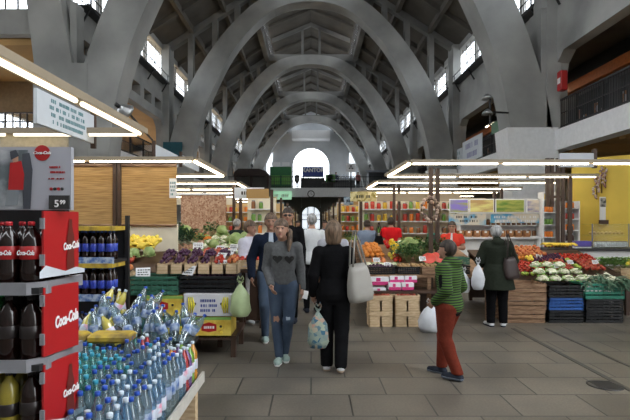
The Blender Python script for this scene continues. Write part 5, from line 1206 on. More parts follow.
pile('lemon', X(386, 9.2), X(397, 9.2), 8.9, 9.25, Zs(8.9), Zs(9.25), 'yellow lemon in front of the yellow peppers', 'lemons at the middle stall', .08, 1)
pile('peach', X(372, 8.7), X(386, 8.7), 8.6, 8.9, Zs(8.6), Zs(8.9), 'peach near the aisle corner of the middle stall', 'peaches at the middle stall', .08, 1)
for k, (px_, d_, kd, lab) in enumerate(((408, 8.75, 'herb', 'big dark parsley bunch behind the foam tray'), (417, 8.8, 'herb', 'dark parsley bunch right of the biggest one'), (401, 8.95, 'herb', 'dark parsley bunch left of the biggest one'), (412, 9.2, 'herb2', 'herb bunch behind the parsley'), (432, 9.2, 'herb', 'tall dill bunch left of the boy'), (440, 9.3, 'herb', 'tall dill bunch directly beside the boy\'s head'), (426, 9.3, 'herb', 'dill bunch left of the tallest dill'), (404, 9.5, 'lettuce', 'pale lettuce behind the parsley'), (414, 9.6, 'lettuce', 'pale lettuce behind and right of the parsley'), (409, 9.9, 'cabbage', 'pale cabbage at the back of the middle stall'), (419, 9.9, 'cauliflower', 'cauliflower at the back of the middle stall'), (400, 10.0, 'cauliflower', 'cauliflower next to the yellow peppers'), (350, 0, '', ''))):
    if kd: K[kd].put((X(px_, d_), d_, Zs(d_) + .01), lab, None, (0, 0, k), 1.25 if kd == 'herb' else 1.1)
for k in range(6): K['leek'].put((X(421 + k * 1.8, 8.9), 8.8, Zs(8.8) + .02 + .015 * (k % 2)), 'spring onion lying beside the parsley', 'spring onions', (.1, 0, -.5 + random.uniform(-.2, .2)), .9)
for k, (px_, d_) in enumerate(((429, 8.55), (438, 8.6))):
    t = thing('watermelon_half', 'cut watermelon half wrapped on the middle stall, ' + ['left one', 'right one beside the boy'][k], 'watermelon', (X(px_, d_), d_, Zs(d_) + .13), k * .4)
    b = MB(); prof = [(.004, -.13), (.06, -.115), (.10, -.08), (.125, -.03), (.13, 0)]; b.lathe(prof, 18); b.obj('rind', M_['rind'], t); MB().lathe([(.127, 0), (.12, .004), (.002, .005)], 18).obj('flesh', M_['flesh'], t); t.rotation_euler = (.75, 0, k * .5 - .2)
for (px_, py_, d_, lab) in ((377, 262, 8.4, 'at the aisle corner'), (399, 258, 9.0, 'left of the parsley'), (423, 262, 8.5, 'in front of the watermelon'), (388, 270, 8.1, 'on the black plum crate')):
    card((X(px_, d_), d_, max(Zs(d_) + .1, Z(py_, d_))), 'white price card on the middle stall ' + lab, 'price cards on the middle stall', .12, .08, .5, .2, px_)
bag('plastic_bag', 'white plastic bag standing on the floor left of the boy', (X(433, 7.2), 7.35, 0.0), .36, .24, .43, mat('white_film', (.6, .62, .66), .35), 12)
bag('plastic_bag', 'second white plastic bag hanging behind the boy\'s back', (X(468, 7.4), 7.6, .55), .2, .14, .34, MATS['white_film'], 14)
# dark counter posts and hanging goods
t = thing('scale_stand', 'green topped scale among the dill bunches', 'scale', (X(434, 9.9), 9.95, 1.2)); MB().bevbox(-.1, .1, 0, .12, .0, .22, .01).obj('scale_body', TEALP, t); MB().box(-.07, .07, -.005, 0, .1, .19).obj('display', INK, t)

# ================================================================ RIGHT STALL
YR = 8.0
for k in range(3): slat_box('wooden_crate', X(547, YR) - X(507, YR), .5, .21, WOOD2, 'brown slatted wooden crate, %s in the stack beside the green coat' % ['bottom', 'middle', 'top'][k], 'crate', (X(527, YR) - (.02 if k == 0 else 0), YR, k * .215), 0, None, 3)
ch = (Z(283, YR)) / 5
for k in range(3): plastic_crate(X(584, YR) - X(549, YR), .5, .20, [BLACKP, BLUEP, BLACKP][k] if k != 1 else BLUEP, ['black crate at the bottom under the blue one', 'blue plastic crate between two black crates', 'black crate of cauliflowers on the blue crate'][k], (X(566.5, YR), YR, [0, .205, .36][k] if k < 2 else .41))
plastic_crate(X(624, YR) - X(586, YR), .5, .20, BLACKP, 'black crate on the floor under the leek crates', (X(605, YR), YR, 0)); plastic_crate(X(624, YR) - X(586, YR), .5, .18, BLACKP, 'second black crate under the green leek crate', (X(605, YR), YR, .205))
plastic_crate(X(625, YR) - X(585, YR), .52, .25, TEALP, 'green plastic crate of leeks at the right end of the right stall', (X(605, YR), YR - .01, .39))
table('display_stand', 'sloping fruit stand of the right stall behind the crates', X(500, 8.6), X(632, 8.6), 8.6, 10.4, .62, 1.06, m=DARKWOOD)
Zr = lambda y: .63 + .44 * (y - 8.6) / 1.8
random.seed(12)
for k in range(11):
    r, c = divmod(k, 4); K['cauliflower'].put((X(540 + c * 12.5 + r * 4, 8.3), 8.2 + r * .28, .64 + r * .09), 'cauliflower with green leaves on the right stall, %s row, %s from the left' % (['front', 'middle', 'back'][r], wl(c)), 'cauliflowers of the right stall', (0, 0, k * 1.3), 1.15)
for k in range(26): K['leek'].put((X(589 + (k % 9) * 4.3, 8.2), 8.18 + .12 * (k // 9), .62 + .03 * (k // 9) + random.uniform(0, .03)), 'leek in the green crate at the right end', 'leeks in the green crate', (random.uniform(-.5, -.1), random.uniform(-.3, .3), PI + random.uniform(-.9, .9)), 1.0)
pile('green_apple', X(574, 8.9), X(582, 8.9), 8.85, 9.3, Zr(8.8) + .09, Zr(9.3) + .11, 'green apple in the strip between the red apples', 'green apple strip', .088, 1)
pile('apple', X(583, 8.9), X(604, 8.9), 8.8, 9.3, Zr(8.8) + .08, Zr(9.3) + .1, 'red apple to the right of the green strip', 'red apples near the leeks', .088, 1)
pile('apple', X(548, 8.9), X(573, 8.9), 8.8, 9.3, Zr(8.8) + .08, Zr(9.3) + .1, 'red apple in the middle band of the right stall', 'red apples on the right stall', .088, 1)
pile('tomato', X(515, 9.0), X(549, 9.0), 8.75, 9.3, Zr(8.8) + .05, Zr(9.3) + .08, 'tomato in the left band of the right stall', 'tomatoes on the right stall', .085, 1)
pile('plum', X(527, 9.4), X(545, 9.4), 9.15, 9.35, Zr(9.2) + .12, Zr(9.35) + .14, 'dark plum between the oranges and tomatoes', 'plums between oranges', .06, 1)
pile('lemon', X(521, 9.4), X(531, 9.4), 9.15, 9.35, Zr(9.2) + .12, Zr(9.35) + .14, 'yellow lemon between the oranges and tomatoes', 'lemons between oranges', .08, 1)
pile('orange', X(508, 9.7), X(530, 9.7), 9.35, 9.9, Zr(9.4) + .08, Zr(9.9) + .14, 'orange on the upper left of the right stall', 'oranges on the right stall', .09, 1)
pile('peach', X(517, 9.5), X(545, 9.5), 9.4, 9.9, Zr(9.4) + .15, Zr(9.9) + .18, 'peach heaped on the oranges of the right stall', 'peaches on the right stall', .09, 1)
pile('plum', X(540, 9.6), X(560, 9.6), 9.3, 9.7, Zr(9.3) + .08, Zr(9.7) + .1, 'dark plum right of the oranges', 'plums on the right stall', .06, 1)
pile('green_apple', X(510, 8.9), X(540, 8.9), 8.62, 8.78, Zr(8.6) + .04, Zr(8.8) + .05, 'green apple at the front left of the right stall', 'green apples on the right stall', .088, 1)
pile('radish' if 'radish' in K else 'tomato', X(562, 9.4), X(598, 9.4), 9.4, 9.8, Zr(9.4) + .05, Zr(9.8) + .06, 'dark red beet behind the apples', 'beets', .085, 1)
for k in range(5): K['banana'].put((X(546 + k * 5, 10.1), 10.0, 1.1), 'banana bunch behind the oranges, %s from the left' % wl(k), None, (.2, 0, k), 1.1)
for k in range(6): K['herb2'].put((X(598 + k * 5.5, 9.3), 9.2, Zr(9.2)), 'dark leafy bunch behind the leeks, %s from the left' % wl(k), None, (0, 0, k), 1.1)
for (px_, py_, d_, lab) in ((540, 256, 9.4, 'between tomatoes and apples'), (571, 262, 9.0, 'among the apples'), (556, 266, 8.7, 'behind the cauliflowers'), (596, 262, 9.0, 'behind the leeks')):
    card((X(px_, d_), d_, Z(py_ + 2, d_)), 'white price card on the right stall ' + lab, 'price cards on the right stall', .12, .08, .5, .1, px_)
plastic_crate(.5, .4, .25, WOOD, 'pale yellow crate at the right edge of the picture', (X(634, 9.0), 9.0, .55), name='plastic_crate')
pile('lemon', X(622, 9.2), X(640, 9.2), 9.05, 9.35, .82, .82, 'yellow lemon in the crate at the right edge', 'lemons at the right edge', .08, 2)
table('display_stand', 'small stand under the pale yellow crate at the right edge', X(621, 9.2), X(650, 9.2), 8.95, 9.45, .54, .54)
# counter with scale behind
dC = 10.9
t = thing('shop_counter', 'white shop counter with black top behind the right stall', 'counter', (0, dC, 0))
MB().box(X(548, dC), X(650, dC), 0, .6, 0, Z(251, dC)).obj('front_panel', WHITE, t); MB().box(X(546, dC), X(652, dC), -.05, .65, Z(251, dC), Z(248.5, dC)).obj('worktop', BLACK, t)
t = thing('weighing_scale', 'purple weighing scale with dark display post on the black worktop', 'scale', (X(586.5, dC), dC + .1, Z(248.5, dC))); PUR = mat('purple_plastic', (.12, .09, .42), .5)
MB().bevbox(-.19, .19, 0, .3, .03, .16, .02).obj('scale_body', PUR, t); MB().bevbox(-.2, .2, 0, .3, 0, .03, .008).obj('tray', WHITE, t); MB().box(-.2, -.17, .26, .29, .1, .36).obj('display_post', BLACK, t); MB().bevbox(-.25, -.12, .22, .27, .33, .5, .01).obj('display', BLACK, t)
t = thing('display_case', 'glass display case with yellow pastries at the yellow wall', 'display case', (X(613, dC), dC + .08, Z(248.5, dC)))
w_ = .42
for z in (.0, .28, .53): MB().box(-w_, w_, 0, .4, z, z + .015).obj('glass_shelf', CASEG, t)
MB().box(-w_, w_, 0, .005, 0, .54).obj('front_glass', CASEG, t)
for x in (-w_, w_ - .02): MB().box(x, x + .02, 0, .02, 0, .55).obj('frame_post', GREYS, t)
PAS = mat('pastry_yellow', (.62, .40, .08), .6)
for k in range(9):
    o = MB().ball((0, 0, .04), .045, 8, 5, (1, .8, .8)).obj('pastry', PAS, None, (X(613, dC) - .36 + k * .09, dC + .25, Z(248.5, dC) + .3)); tag(o, 'yellow pastry in the glass case, %s from the left' % wl(k), 'pastry', 'pastries')
for k in range(14):
    o = MB().lathe([(.028, 0), (.03, .005), (.03, .09), (.02, .11), (.02, .12)], 8).obj('jar', CARD, None, (X(600, dC) + k * .055, dC + .2, Z(248.5, dC) + .02)); tag(o, 'small pale jar in a row at the bottom of the glass case', 'jar', 'jars in the display case'); MB().lathe([(.022, .12), (.022, .135), (.002, .136)], 8).obj('lid', GREYS, o)
# yellow wall with garlic braids and poster
t_ = MB(); ya_, yb_ = 12.6, 11.2
pa, pb = (X(574, ya_), ya_), (X(660, yb_), yb_)
t_.prism([(pa[0], pa[1]), (pb[0], pb[1]), (pb[0], pb[1] + .12), (pa[0], pa[1] + .12)], 0, 3.25, 'z'); struct('wall_right_yellow', t_, YELLOW)
def on_yellow(px_):
    for k in range(200):
        u = k / 199; x = pa[0] + (pb[0] - pa[0]) * u; y = pa[1] + (pb[1] - pa[1]) * u
        if CX + x * F / y >= px_: return x, y
    return pb
for g_, (px_, n_) in enumerate(((595, 13), (600, 14), (604, 10))):
    x, y = on_yellow(px_); t = thing('garlic_braid', ['left', 'middle', 'right'][g_] + ' hanging garlic braid on the yellow wall', 'garlic braid', (x, y - .06, Z([176, 168, 170][g_], y))); b = MB(); random.seed(g_ + 40)
    MB().tube([(0, 0, .06), (0, 0, -.045 * n_)], .012, 5).obj('plait', M_['stem'], t)
    for k in range(n_): b.ball((random.uniform(-.05, .05) - k * .007, -.02, -.045 * k), .034, 7, 5, (1, .8, .9))
    o = b.obj('bulbs', mat2('garlic_skin', (.35, .15, .13), (.6, .5, .42), 'noise', 12, .7), t); o['kind'] = 'stuff'
x, y = on_yellow(602.5); t = thing('framed_poster', 'small framed picture with dark image above white paper on the yellow wall', 'poster', (x, y - .05, 0)); MB().box(-.1, .1, 0, .02, Z(220, y), Z(197, y)).obj('paper', CARD, t); MB().box(-.09, .09, -.006, -.001, Z(207, y), Z(198, y)).obj('picture', mat2('dark_photo', (.05, .05, .05), (.4, .38, .35), 'noise', 12, .5), t); MB().box(-.12, .12, -.05, .02, Z(224, y), Z(220, y)).obj('ledge', DARKWOOD, t)
# shelf units with jars
def jar_kind(nm, c): return Kind(nm, 'jar', [(nm, proto_mesh(MB().lathe([(.033, 0), (.038, .008), (.038, .095), (.028, .11)], 9), mat(nm + '_content', c, .25, var=.2))), ('lid', proto_mesh(MB().lathe([(.032, .11), (.032, .125), (.002, .127)], 9), GREYS))])
for nm, c in (('orange_jar', (.75, .22, .03)), ('red_jar', (.5, .05, .03)), ('green_jar', (.15, .3, .06)), ('yellow_jar', (.75, .5, .06)), ('brown_jar', (.2, .08, .03)), ('dark_jar', (.06, .03, .03))): K[nm] = jar_kind(nm, c)
def shelf_unit(label, x0, x1, y, z1, levels, kinds, place, seed=1, m=WHITE, dep=.3, step=.085, rows=1, z0=0.0):
    t = thing('shelf_unit', label, 'shelf', (0, y, 0)); MB().box(x0, x1, dep - .02, dep, z0, z1).obj('back_panel', m, t)
    for x in (x0, x1 - .03): MB().box(x, x + .03, 0, dep, z0, z1).obj('side_panel', m, t)
    random.seed(seed)
    for k, z in enumerate(levels):
        MB().box(x0 + .03, x1 - .03, 0, dep - .02, z - .02, z).obj('shelf_board', m, t); n = int((x1 - x0 - .08) / step)
        for q in range(n):
            kd = kinds[k % len(kinds)]
            K[kd].put((x0 + .03 + step / 2 + q * step, y + .09, z), '%s on the %s shelf of %s' % (kd.replace('_', ' '), ['bottom', 'second', 'third', 'fourth', 'fifth', 'sixth', 'seventh'][k], place), '%s jars, %s, level %d' % (kd, place, k), (0, 0, q), 1.25)
    return t
dS = 12.2
shelf_unit('tall white shelf of jars left of the brown posts', X(543, dS), X(558, dS), dS, Z(192, dS), [Z(262 - k * 12.5, dS) for k in range(6)], ['dark_jar', 'red_jar', 'orange_jar', 'green_jar', 'orange_jar', 'yellow_jar'], 'the tall white shelf')
dS = 11.9
shelf_unit('white shelf of orange and red jars right of the brown posts', X(564, dS), X(580, dS), dS, Z(201, dS), [Z(241 - k * 11, dS) for k in range(4)], ['dark_jar', 'orange_jar', 'red_jar', 'orange_jar'], 'the shelf by the yellow wall', z0=1.0)
# goods shelf behind the saleswoman and picture panels above
dP = 12.4
shelf_unit('long white shelf of brown jars behind the green coated woman', X(460, dP), X(541, dP), dP, Z(212, dP), [Z(250, dP), Z(236, dP), Z(225, dP)], ['red_jar', 'brown_jar', 'brown_jar'], 'the long shelf', step=.13)
for k, (pa_, pb_, c1, c2) in enumerate(((449, 468, (.25, .2, .6), (.35, .38, .08)), (469, 493.5, (.5, .32, .12), (.75, .7, .25)), (495, 524, (.12, .25, .03), (.5, .5, .12)), (526, 539, (.12, .13, .35), (.7, .62, .5)))):
    t = thing('picture_panel', ['lavender field', 'wheat field', 'green field', 'violet pastry'][k] + ' picture panel above the long shelf', 'picture', (0, dP - .04, 0)); MB().box(X(pa_, dP), X(pb_, dP), 0, .03, Z(213, dP), Z(199, dP)).obj('frame', WHITE, t)
    MB().box(X(pa_, dP) + .02, X(pb_, dP) - .02, -.005, -.001, Z(212, dP), Z(200, dP)).obj('print', mat2('field_print_%d' % k, c1, c2, 'noise', 2.0, .5, (1, 1, 4), .4, .6), t)
for k, (pa_, pb_) in enumerate(((448, 485), (490, 538))):
    t = thing('shop_poster', ['bright blue poster behind the saleswoman\'s head', 'blue and beige poster strip above the brown jars'][k], 'poster', (0, dP - .06, 0)); MB().box(X(pa_, dP), X(pb_, dP), 0, .015, Z(225 if k == 0 else 223, dP), Z(214, dP)).obj('sheet', mat2('poster_mix_%d' % k, (.08, .35, .6), (.65, .6, .5), 'noise', 3, .5, (1, 1, 1), .42, .55), t); dashes('lettering', 2, X(pa_, dP) + .05, X(pb_, dP) - .05, Z(223, dP), Z(215, dP), -.001, CARD if k else INK, t, k)
random.seed(9)
for k in range(9):
    x = X(462 + k * 8.4, dP - .3); o = MB().bevbox(-.08, .08, 0, .12, 0, .16, .01).obj('bread_box', mat2('bread_%d' % (k % 3), (.25, .09, .03), (.5, .25, .1), 'noise', 9, .6), None, (x, dP - .2, Z(237, dP - .2))); tag(o, 'brown filled box on the counter behind the saleswoman, %s from the left' % wl(k), 'box', 'brown boxes'); MB().box(-.03, .03, -.004, 0, .1, .15).obj('price_tag', WINK, o)
table('display_stand', 'narrow white counter in front of the long shelf', X(455, dP - .2), X(541, dP - .2), dP - .25, dP - .03, Z(237, dP - .2), Z(237, dP - .2), m=WHITE)
# brown posts by the tall shelf
t = thing('lattice_post', 'dark brown wooden post frame between the two jar shelves', 'post frame', (0, 11.2, 0))
for px_ in (548, 552.5, 558.5, 563.5): MB().box(X(px_, 11.2) - .035, X(px_, 11.2) + .035, 0, .07, 0 if px_ > 555 else 2.0, Z(158, 11.2)).obj('post', DARKWOOD, t)
for z in (2.2, 2.75): MB().box(X(547, 11.2), X(565, 11.2), .01, .05, z, z + .05).obj('crossbar', DARKWOOD, t)
t = thing('sign_box', 'plain white sign box hanging below the gallery at the right', 'sign', (0, 9.6, 0)); MB().box(X(560, 9.6), X(594, 9.6), 0, .06, Z(167, 9.6), Z(153, 9.6)).obj('panel', mat('sign_grey', (.55, .57, .62), .5, var=.03), t); MB().box(X(594, 9.6), X(597, 9.6), -.01, .08, Z(168, 9.6), Z(149, 9.6)).obj('end_cap', DARKWOOD, t)

# ================================================================ CANOPY LIGHTS
fr = [(8.2, 10.6), (12.2, 14.4), (16.2, 18.6), (20.5, 23), (25, 28), (30.5, 34), (37, 41)]
for k, (a_, c_) in enumerate(fr):
    light_frame(1.66, 6.2, a_, c_, 2.62, 'canopy light frame over the right stalls, %s from the front' % wl(k), ((2.2, a_ + .8), (2.36, a_ + .95), (5.6, c_)), seg=1.3 if k < 4 else 2.2)
light_frame(-4.6, -1.80, 2.4, 5.2, 2.57, 'nearest canopy light frame at upper left above the cola rack', (), front=False, inner='R', seg=1.2, tube=TUBE_DIM)
for k, (a_, c_) in enumerate([(7.7, 10.3)] + fr[1:]):
    light_frame(-5.2, -1.84, a_, c_, 2.6, 'canopy light frame over the left stalls, %s from the front' % wl(k), ((-1.95 if k else -4.9, a_ + .2),), inner='R', seg=1.3 if k < 4 else 2.2)
# ================================================================ SIGNS AND GALLERY ITEMS
t = thing('hanging_sign', 'large white sign board with lines of grey green text at upper left', 'sign', (0, 5.6, 0)); d = 5.6
pl = [(X(37, d), Z(89, d)), (X(37, d), Z(108, d)), (X(94, d), Z(133, d)), (X(94, d), Z(115, d))]
t.location = (0, 0, 0)
# the board runs along the stall, parallel to the aisle
xS = -2.35; yA = -xS * F / (CX - 37); yB2 = -xS * F / (CX - 94)
MB().box(xS - .03, xS, yA, yB2, 2.50, 2.80).obj('panel', mat('board_pale', (.62, .66, .70), .6, var=.03), t)
dashes('lettering', 4, yA + .12, yB2 - .12, 2.53, 2.78, xS + .003, GINK, t, 5, axis='y'); MB().box(xS - .04, xS + .01, yB2, yB2 + .04, 2.45, 2.9).obj('end_bar', DARKWOOD, t)
for k, (pa_, pb_, za, zb, nm) in enumerate(((155, 178, 2.72, 2.95, 'white sign board above the bamboo blinds'), (182, 199, 2.68, 2.85, 'smaller white sign board beyond the bamboo blinds'))):
    xS = -2.6 + k * .3; a_, c_ = -xS * F / (CX - pa_), -xS * F / (CX - pb_); t = thing('hanging_sign', nm, 'sign', (0, 0, 0)); MB().box(xS - .03, xS, a_, c_, za, zb).obj('panel', MATS['board_pale'], t); MB().box(xS - .04, xS + .01, a_ - .04, a_, za - .05, zb + .05).obj('end_bar', DARKWOOD, t)
dG = 9.24
def gsign(pa_, pb_, za, zb, label, m, rows=2, ink=None, xg=9.0, text=None):
    a_, c_ = xg * F / (pb_ - CX), xg * F / (pa_ - CX); t = thing('gallery_sign', label, 'sign', (0, 0, 0)); MB().box(xg, xg + .04, a_, c_, za, zb).obj('panel', m, t)
    dashes('lettering', rows, a_ + .3, c_ - .3, za + .1, zb - .1, xg, ink or GINK, t, pa_, axis='y')
gsign(442.5, 462, 4.9, 6.1, 'pale sign with small text hanging on the right gallery, farther one', MATS['board_pale'], 3)
gsign(462.5, 482, 5.1, 6.35, 'pale sign with violet text hanging on the right gallery, nearer one', MATS['board_pale'], 2, mat('violet_ink', (.2, .2, .4), .5))
# end gallery signs and booths
d = yG - .4
t = thing('shop_sign', 'blue KANTOR sign in front of the arched window', 'sign', (0, d, 0)); NAVY = mat('kantor_blue', (.03, .06, .30), .5); MB().box(X(302.5, d), X(323.5, d), 0, .3, Z(176.5, d), Z(167, d)).obj('panel', NAVY, t); text_obj('lettering', 'KANTOR', .52, WINK, t, (X(313, d), -.01, Z(170.3, d)), (PI / 2, 0, 0), 0, .005, .02)
t = thing('kiosk_booth', 'dark exchange booth under the blue KANTOR sign on the end gallery', 'booth', (0, d + 1.0, 4.97)); MB().box(X(301, d), X(325, d), 0, 1.5, 0, 1.15).obj('counter', BLACK, t)
for q in (303, 308, 318, 322): MB().box(X(q, d), X(q, d) + .1, -.1, 0, 0, 1.6).obj('post', BLACK, t)
t = thing('shop_sign', 'small white sign with black three diamond emblem on the end gallery', 'sign', (0, d, 0)); MB().box(X(346, d), X(356, d), 0, .1, Z(172, d), Z(163.5, d)).obj('panel', WINK, t)
MB().box(X(351, d) - .06, X(351, d) + .06, .02, .2, 4.7, Z(171, d)).obj('post', BLACK, t)
cxs, czs = X(351, d), Z(167.6, d)
for a in (PI / 2, PI / 2 + 2 * PI / 3, PI / 2 + 4 * PI / 3):
    u = Vector((math.cos(a), math.sin(a))); v = Vector((-u.y, u.x)); p = [Vector((0, 0)), u * .14 + v * .08, u * .28, u * .14 - v * .08]; MB().prism([(cxs + q.x, czs + q.y) for q in p], -.02, -.005).obj('emblem', INK, t)
GRN = mat('booth_green', (.02, .16, .05), .5); GRN2 = mat('booth_green_glass', (.12, .4, .06), .3)
t = thing('kiosk_booth', 'green glazed booth with white lettering above it on the end gallery', 'booth', (0, d + 1.2, 4.97))
MB().box(X(269, d), X(291, d), 0, 2, 0, 2.3).obj('booth_body', GRN, t)
for pa_, pb_ in ((270.5, 279), (281, 290)): MB().box(X(pa_, d), X(pb_, d), -.05, -.01, .5, 1.4).obj('booth_window', GRN2, t)
for pa_, pb_ in ((271, 279), (281.5, 289)): MB().box(X(pa_, d), X(pb_, d), -.05, .1, 2.4, 2.75).obj('roof_sign', CARD, t)
t = thing('shop_sign', 'pale green illuminated sign below the end gallery', 'sign', (0, d - .2, 0)); MB().box(X(270, d), X(291.5, d), 0, .32, Z(199.5, d), Z(191.5, d)).obj('panel', mat('pale_green_light', (.45, .85, .55), emit=.55), t); dashes('lettering', 1, X(273, d), X(289, d), Z(198.5, d), Z(193, d), -.001, WINK, t, 9)
t = thing('pavilion', 'dark brown roofed pavilion on the end gallery left of the green booth', 'pavilion', (0, 46, 0)); d2 = 45.9; BRN = mat('dark_pavilion', (.045, .03, .027), .8)
MB().prism([(X(233, d2), Z(176, d2)), (X(269, d2), Z(176, d2)), (X(266, d2), Z(171, d2)), (X(259, d2), Z(168.5, d2)), (X(238, d2), Z(168.5, d2)), (X(234, d2), Z(172, d2))], 0, 4).obj('roof', BRN, t)
MB().box(X(235, d2), X(268, d2), .3, 3.6, Z(197, d2), Z(176, d2)).obj('lattice_wall', mat2('dark_lattice', (.03, .03, .03), (.12, .11, .10), 'wave', 3, .8, (1, 1, 1), .4, .6, 0, 'X'), t)
for q in (235, 251, 268): MB().box(X(q, d2) - .1, X(q, d2) + .1, 0, .3, Z(197, d2), Z(176, d2)).obj('post', BRN, t)
t = thing('wall_clock', 'round dark clock hanging on the end gallery front', 'clock', (X(311, 48.4), 48.4, Z(194, 48.4))); MB().add([(.36 * math.cos(a), -.01, .36 * math.sin(a)) for a in [2 * PI * k / 20 for k in range(20)]] + [(.36 * math.cos(a), .14, .36 * math.sin(a)) for a in [2 * PI * k / 20 for k in range(20)]], [tuple(range(19, -1, -1)), tuple(range(20, 40))] + [(k, (k + 1) % 20, 20 + (k + 1) % 20, 20 + k) for k in range(20)]).obj('clock_case', INK, t)
MB().add([(.28 * math.cos(a), -.02, .28 * math.sin(a)) for a in [2 * PI * k / 20 for k in range(20)]], [tuple(range(19, -1, -1))]).obj('dial', CARD, t)
b = MB(); b.bar((0, -.03, 0), (0, -.03, .2), .03); b.bar((0, -.03, 0), (.13, -.03, -.06), .03); b.obj('hands', INK, t)
for k, (pa_, pb_, py_, c, nm) in enumerate(((370, 389, 167, (.16, .17, .2), 'slate coloured awning booth'), (334, 356, 175, (.3, .32, .33), 'pale counter booth below the emblem sign'), (324, 334, 178, (.1, .09, .08), 'small dark booth right of the KANTOR sign'))):
    t = thing('kiosk_booth', nm + ' on the end gallery', 'booth', (0, d + .8, 4.97)); MB().box(X(pa_, d), X(pb_, d), .3, 2, 0, Z(py_ + 3, d) - 5.05).obj('booth_body', mat('booth_%d' % k, (c[0] * .5, c[1] * .5, c[2] * .5), .6), t); MB().prism([(-.1, Z(py_ + 4, d) - 5.05), (2, Z(py_, d) - 5.05), (2, Z(py_, d) - 5.0), (-.1, Z(py_ + 3.5, d) - 5.05)], X(pa_, d) - .2, X(pb_, d) + .2, 'x').obj('awning', mat('awning_%d' % k, c, .7), t)
    for q in range(3): xx = X(pa_ + 2 + q * (pb_ - pa_ - 4) / 2.5, d); MB().box(xx, xx + .5, .27, .3, .7, 1.5).obj('booth_window', GRN2 if k == 2 else GLASS, t)
for k, (px_, c) in enumerate(((358, (.5, .2, .2)), (336, (.1, .12, .2)), (297, (.3, .3, .3)))):
    person(['visitor in red', 'visitor in dark blue', 'visitor in grey'][k] + ' standing at the railing of the end gallery', (X(px_, yG + .8), yG + .8, 5.0), 0, 1.72, None, dict(m=cloth('gallery_cloth_%d' % k, c), hem=.48, fit=.02), dict(m=BLK), dict(kind='short', m=HD), dict(m=SH_D), h=.03, face=False)
# floodlights on the piers
def flood(name, label, loc, rz):
    t = thing(name, label, 'floodlight', loc, rz); MB().lathe([(.06, .28), (.14, .22), (.24, .08), (.27, 0), (.26, 0), (.22, .06)], 16).obj('reflector', mat('aluminium', (.45, .46, .47), .3, .8), t); MB().lathe([(.25, .005), (.002, .006)], 16).obj('front_glass', CASEG, t)
    MB().tube([(0, 0, .28), (0, 0, .42)], .06, 8).obj('lamp_housing', BLACK, t); t.rotation_euler = (1.1, 0, rz); return t
flood('floodlight', 'silver round floodlight on the left arch leg', (X(127, 14), 17.4 - 3.4, Z(113, 14)), -.6)
t = thing('bracket_arm', 'steel arm carrying the left floodlight', 'bracket', (0, 14, 0)); MB().bar((X(127, 14), .1, Z(112, 14)), (X(105, 14), 4.2, Z(116, 14)), .05).obj('arm', BLACK, t)
t = thing('floodlight_cluster', 'dark bracket with two floodlights at the right arch leg', 'floodlight', (X(490, 17.6), 17.6, Z(112, 17.6)))
MB().bar((0, 0, 0), (.9, .6, .1), .06).obj('arm', BLACK, t); MB().bar((0, 0, -.5), (0, 0, .6), .06).obj('post', BLACK, t)
for z in (.45, -.1): MB().lathe([(.05, .2), (.16, .1), (.2, 0), (.18, .02)], 14, (-.1, 0, z)).obj('reflector', MATS['aluminium'], t)
t = thing('hydrant_box', 'small red and white fire box on the right gallery pillar', 'fire box', (9.0, X(1, 1) * 0 + 17.4, 6.6)); MB().bevbox(-.12, .12, 0, .3, -.25, .45, .02).obj('box_body', RED, t); MB().box(-.13, -.12, .05, .25, 0, .2).obj('emblem', WINK, t)
t = thing('hanging_sign', 'small green exit style sign on the right gallery beyond the white pier', 'sign', (0, 0, 0)); MB().box(8.9, 8.95, 22.6, 24.2, 5.95, 6.5).obj('panel', mat('dull_green_sign', (.10, .2, .12), .5), t)
t = thing('banner', 'teal banner hanging on the left gallery above the bamboo blinds', 'banner', (0, 0, 0)); d = 30.08; MB().box(X(163, d), X(182, d), d, d + .1, Z(160, d), Z(142, d)).obj('cloth', mat('teal_cloth', (.02, .10, .13), .8), t); t.location = (0, 0, 0)

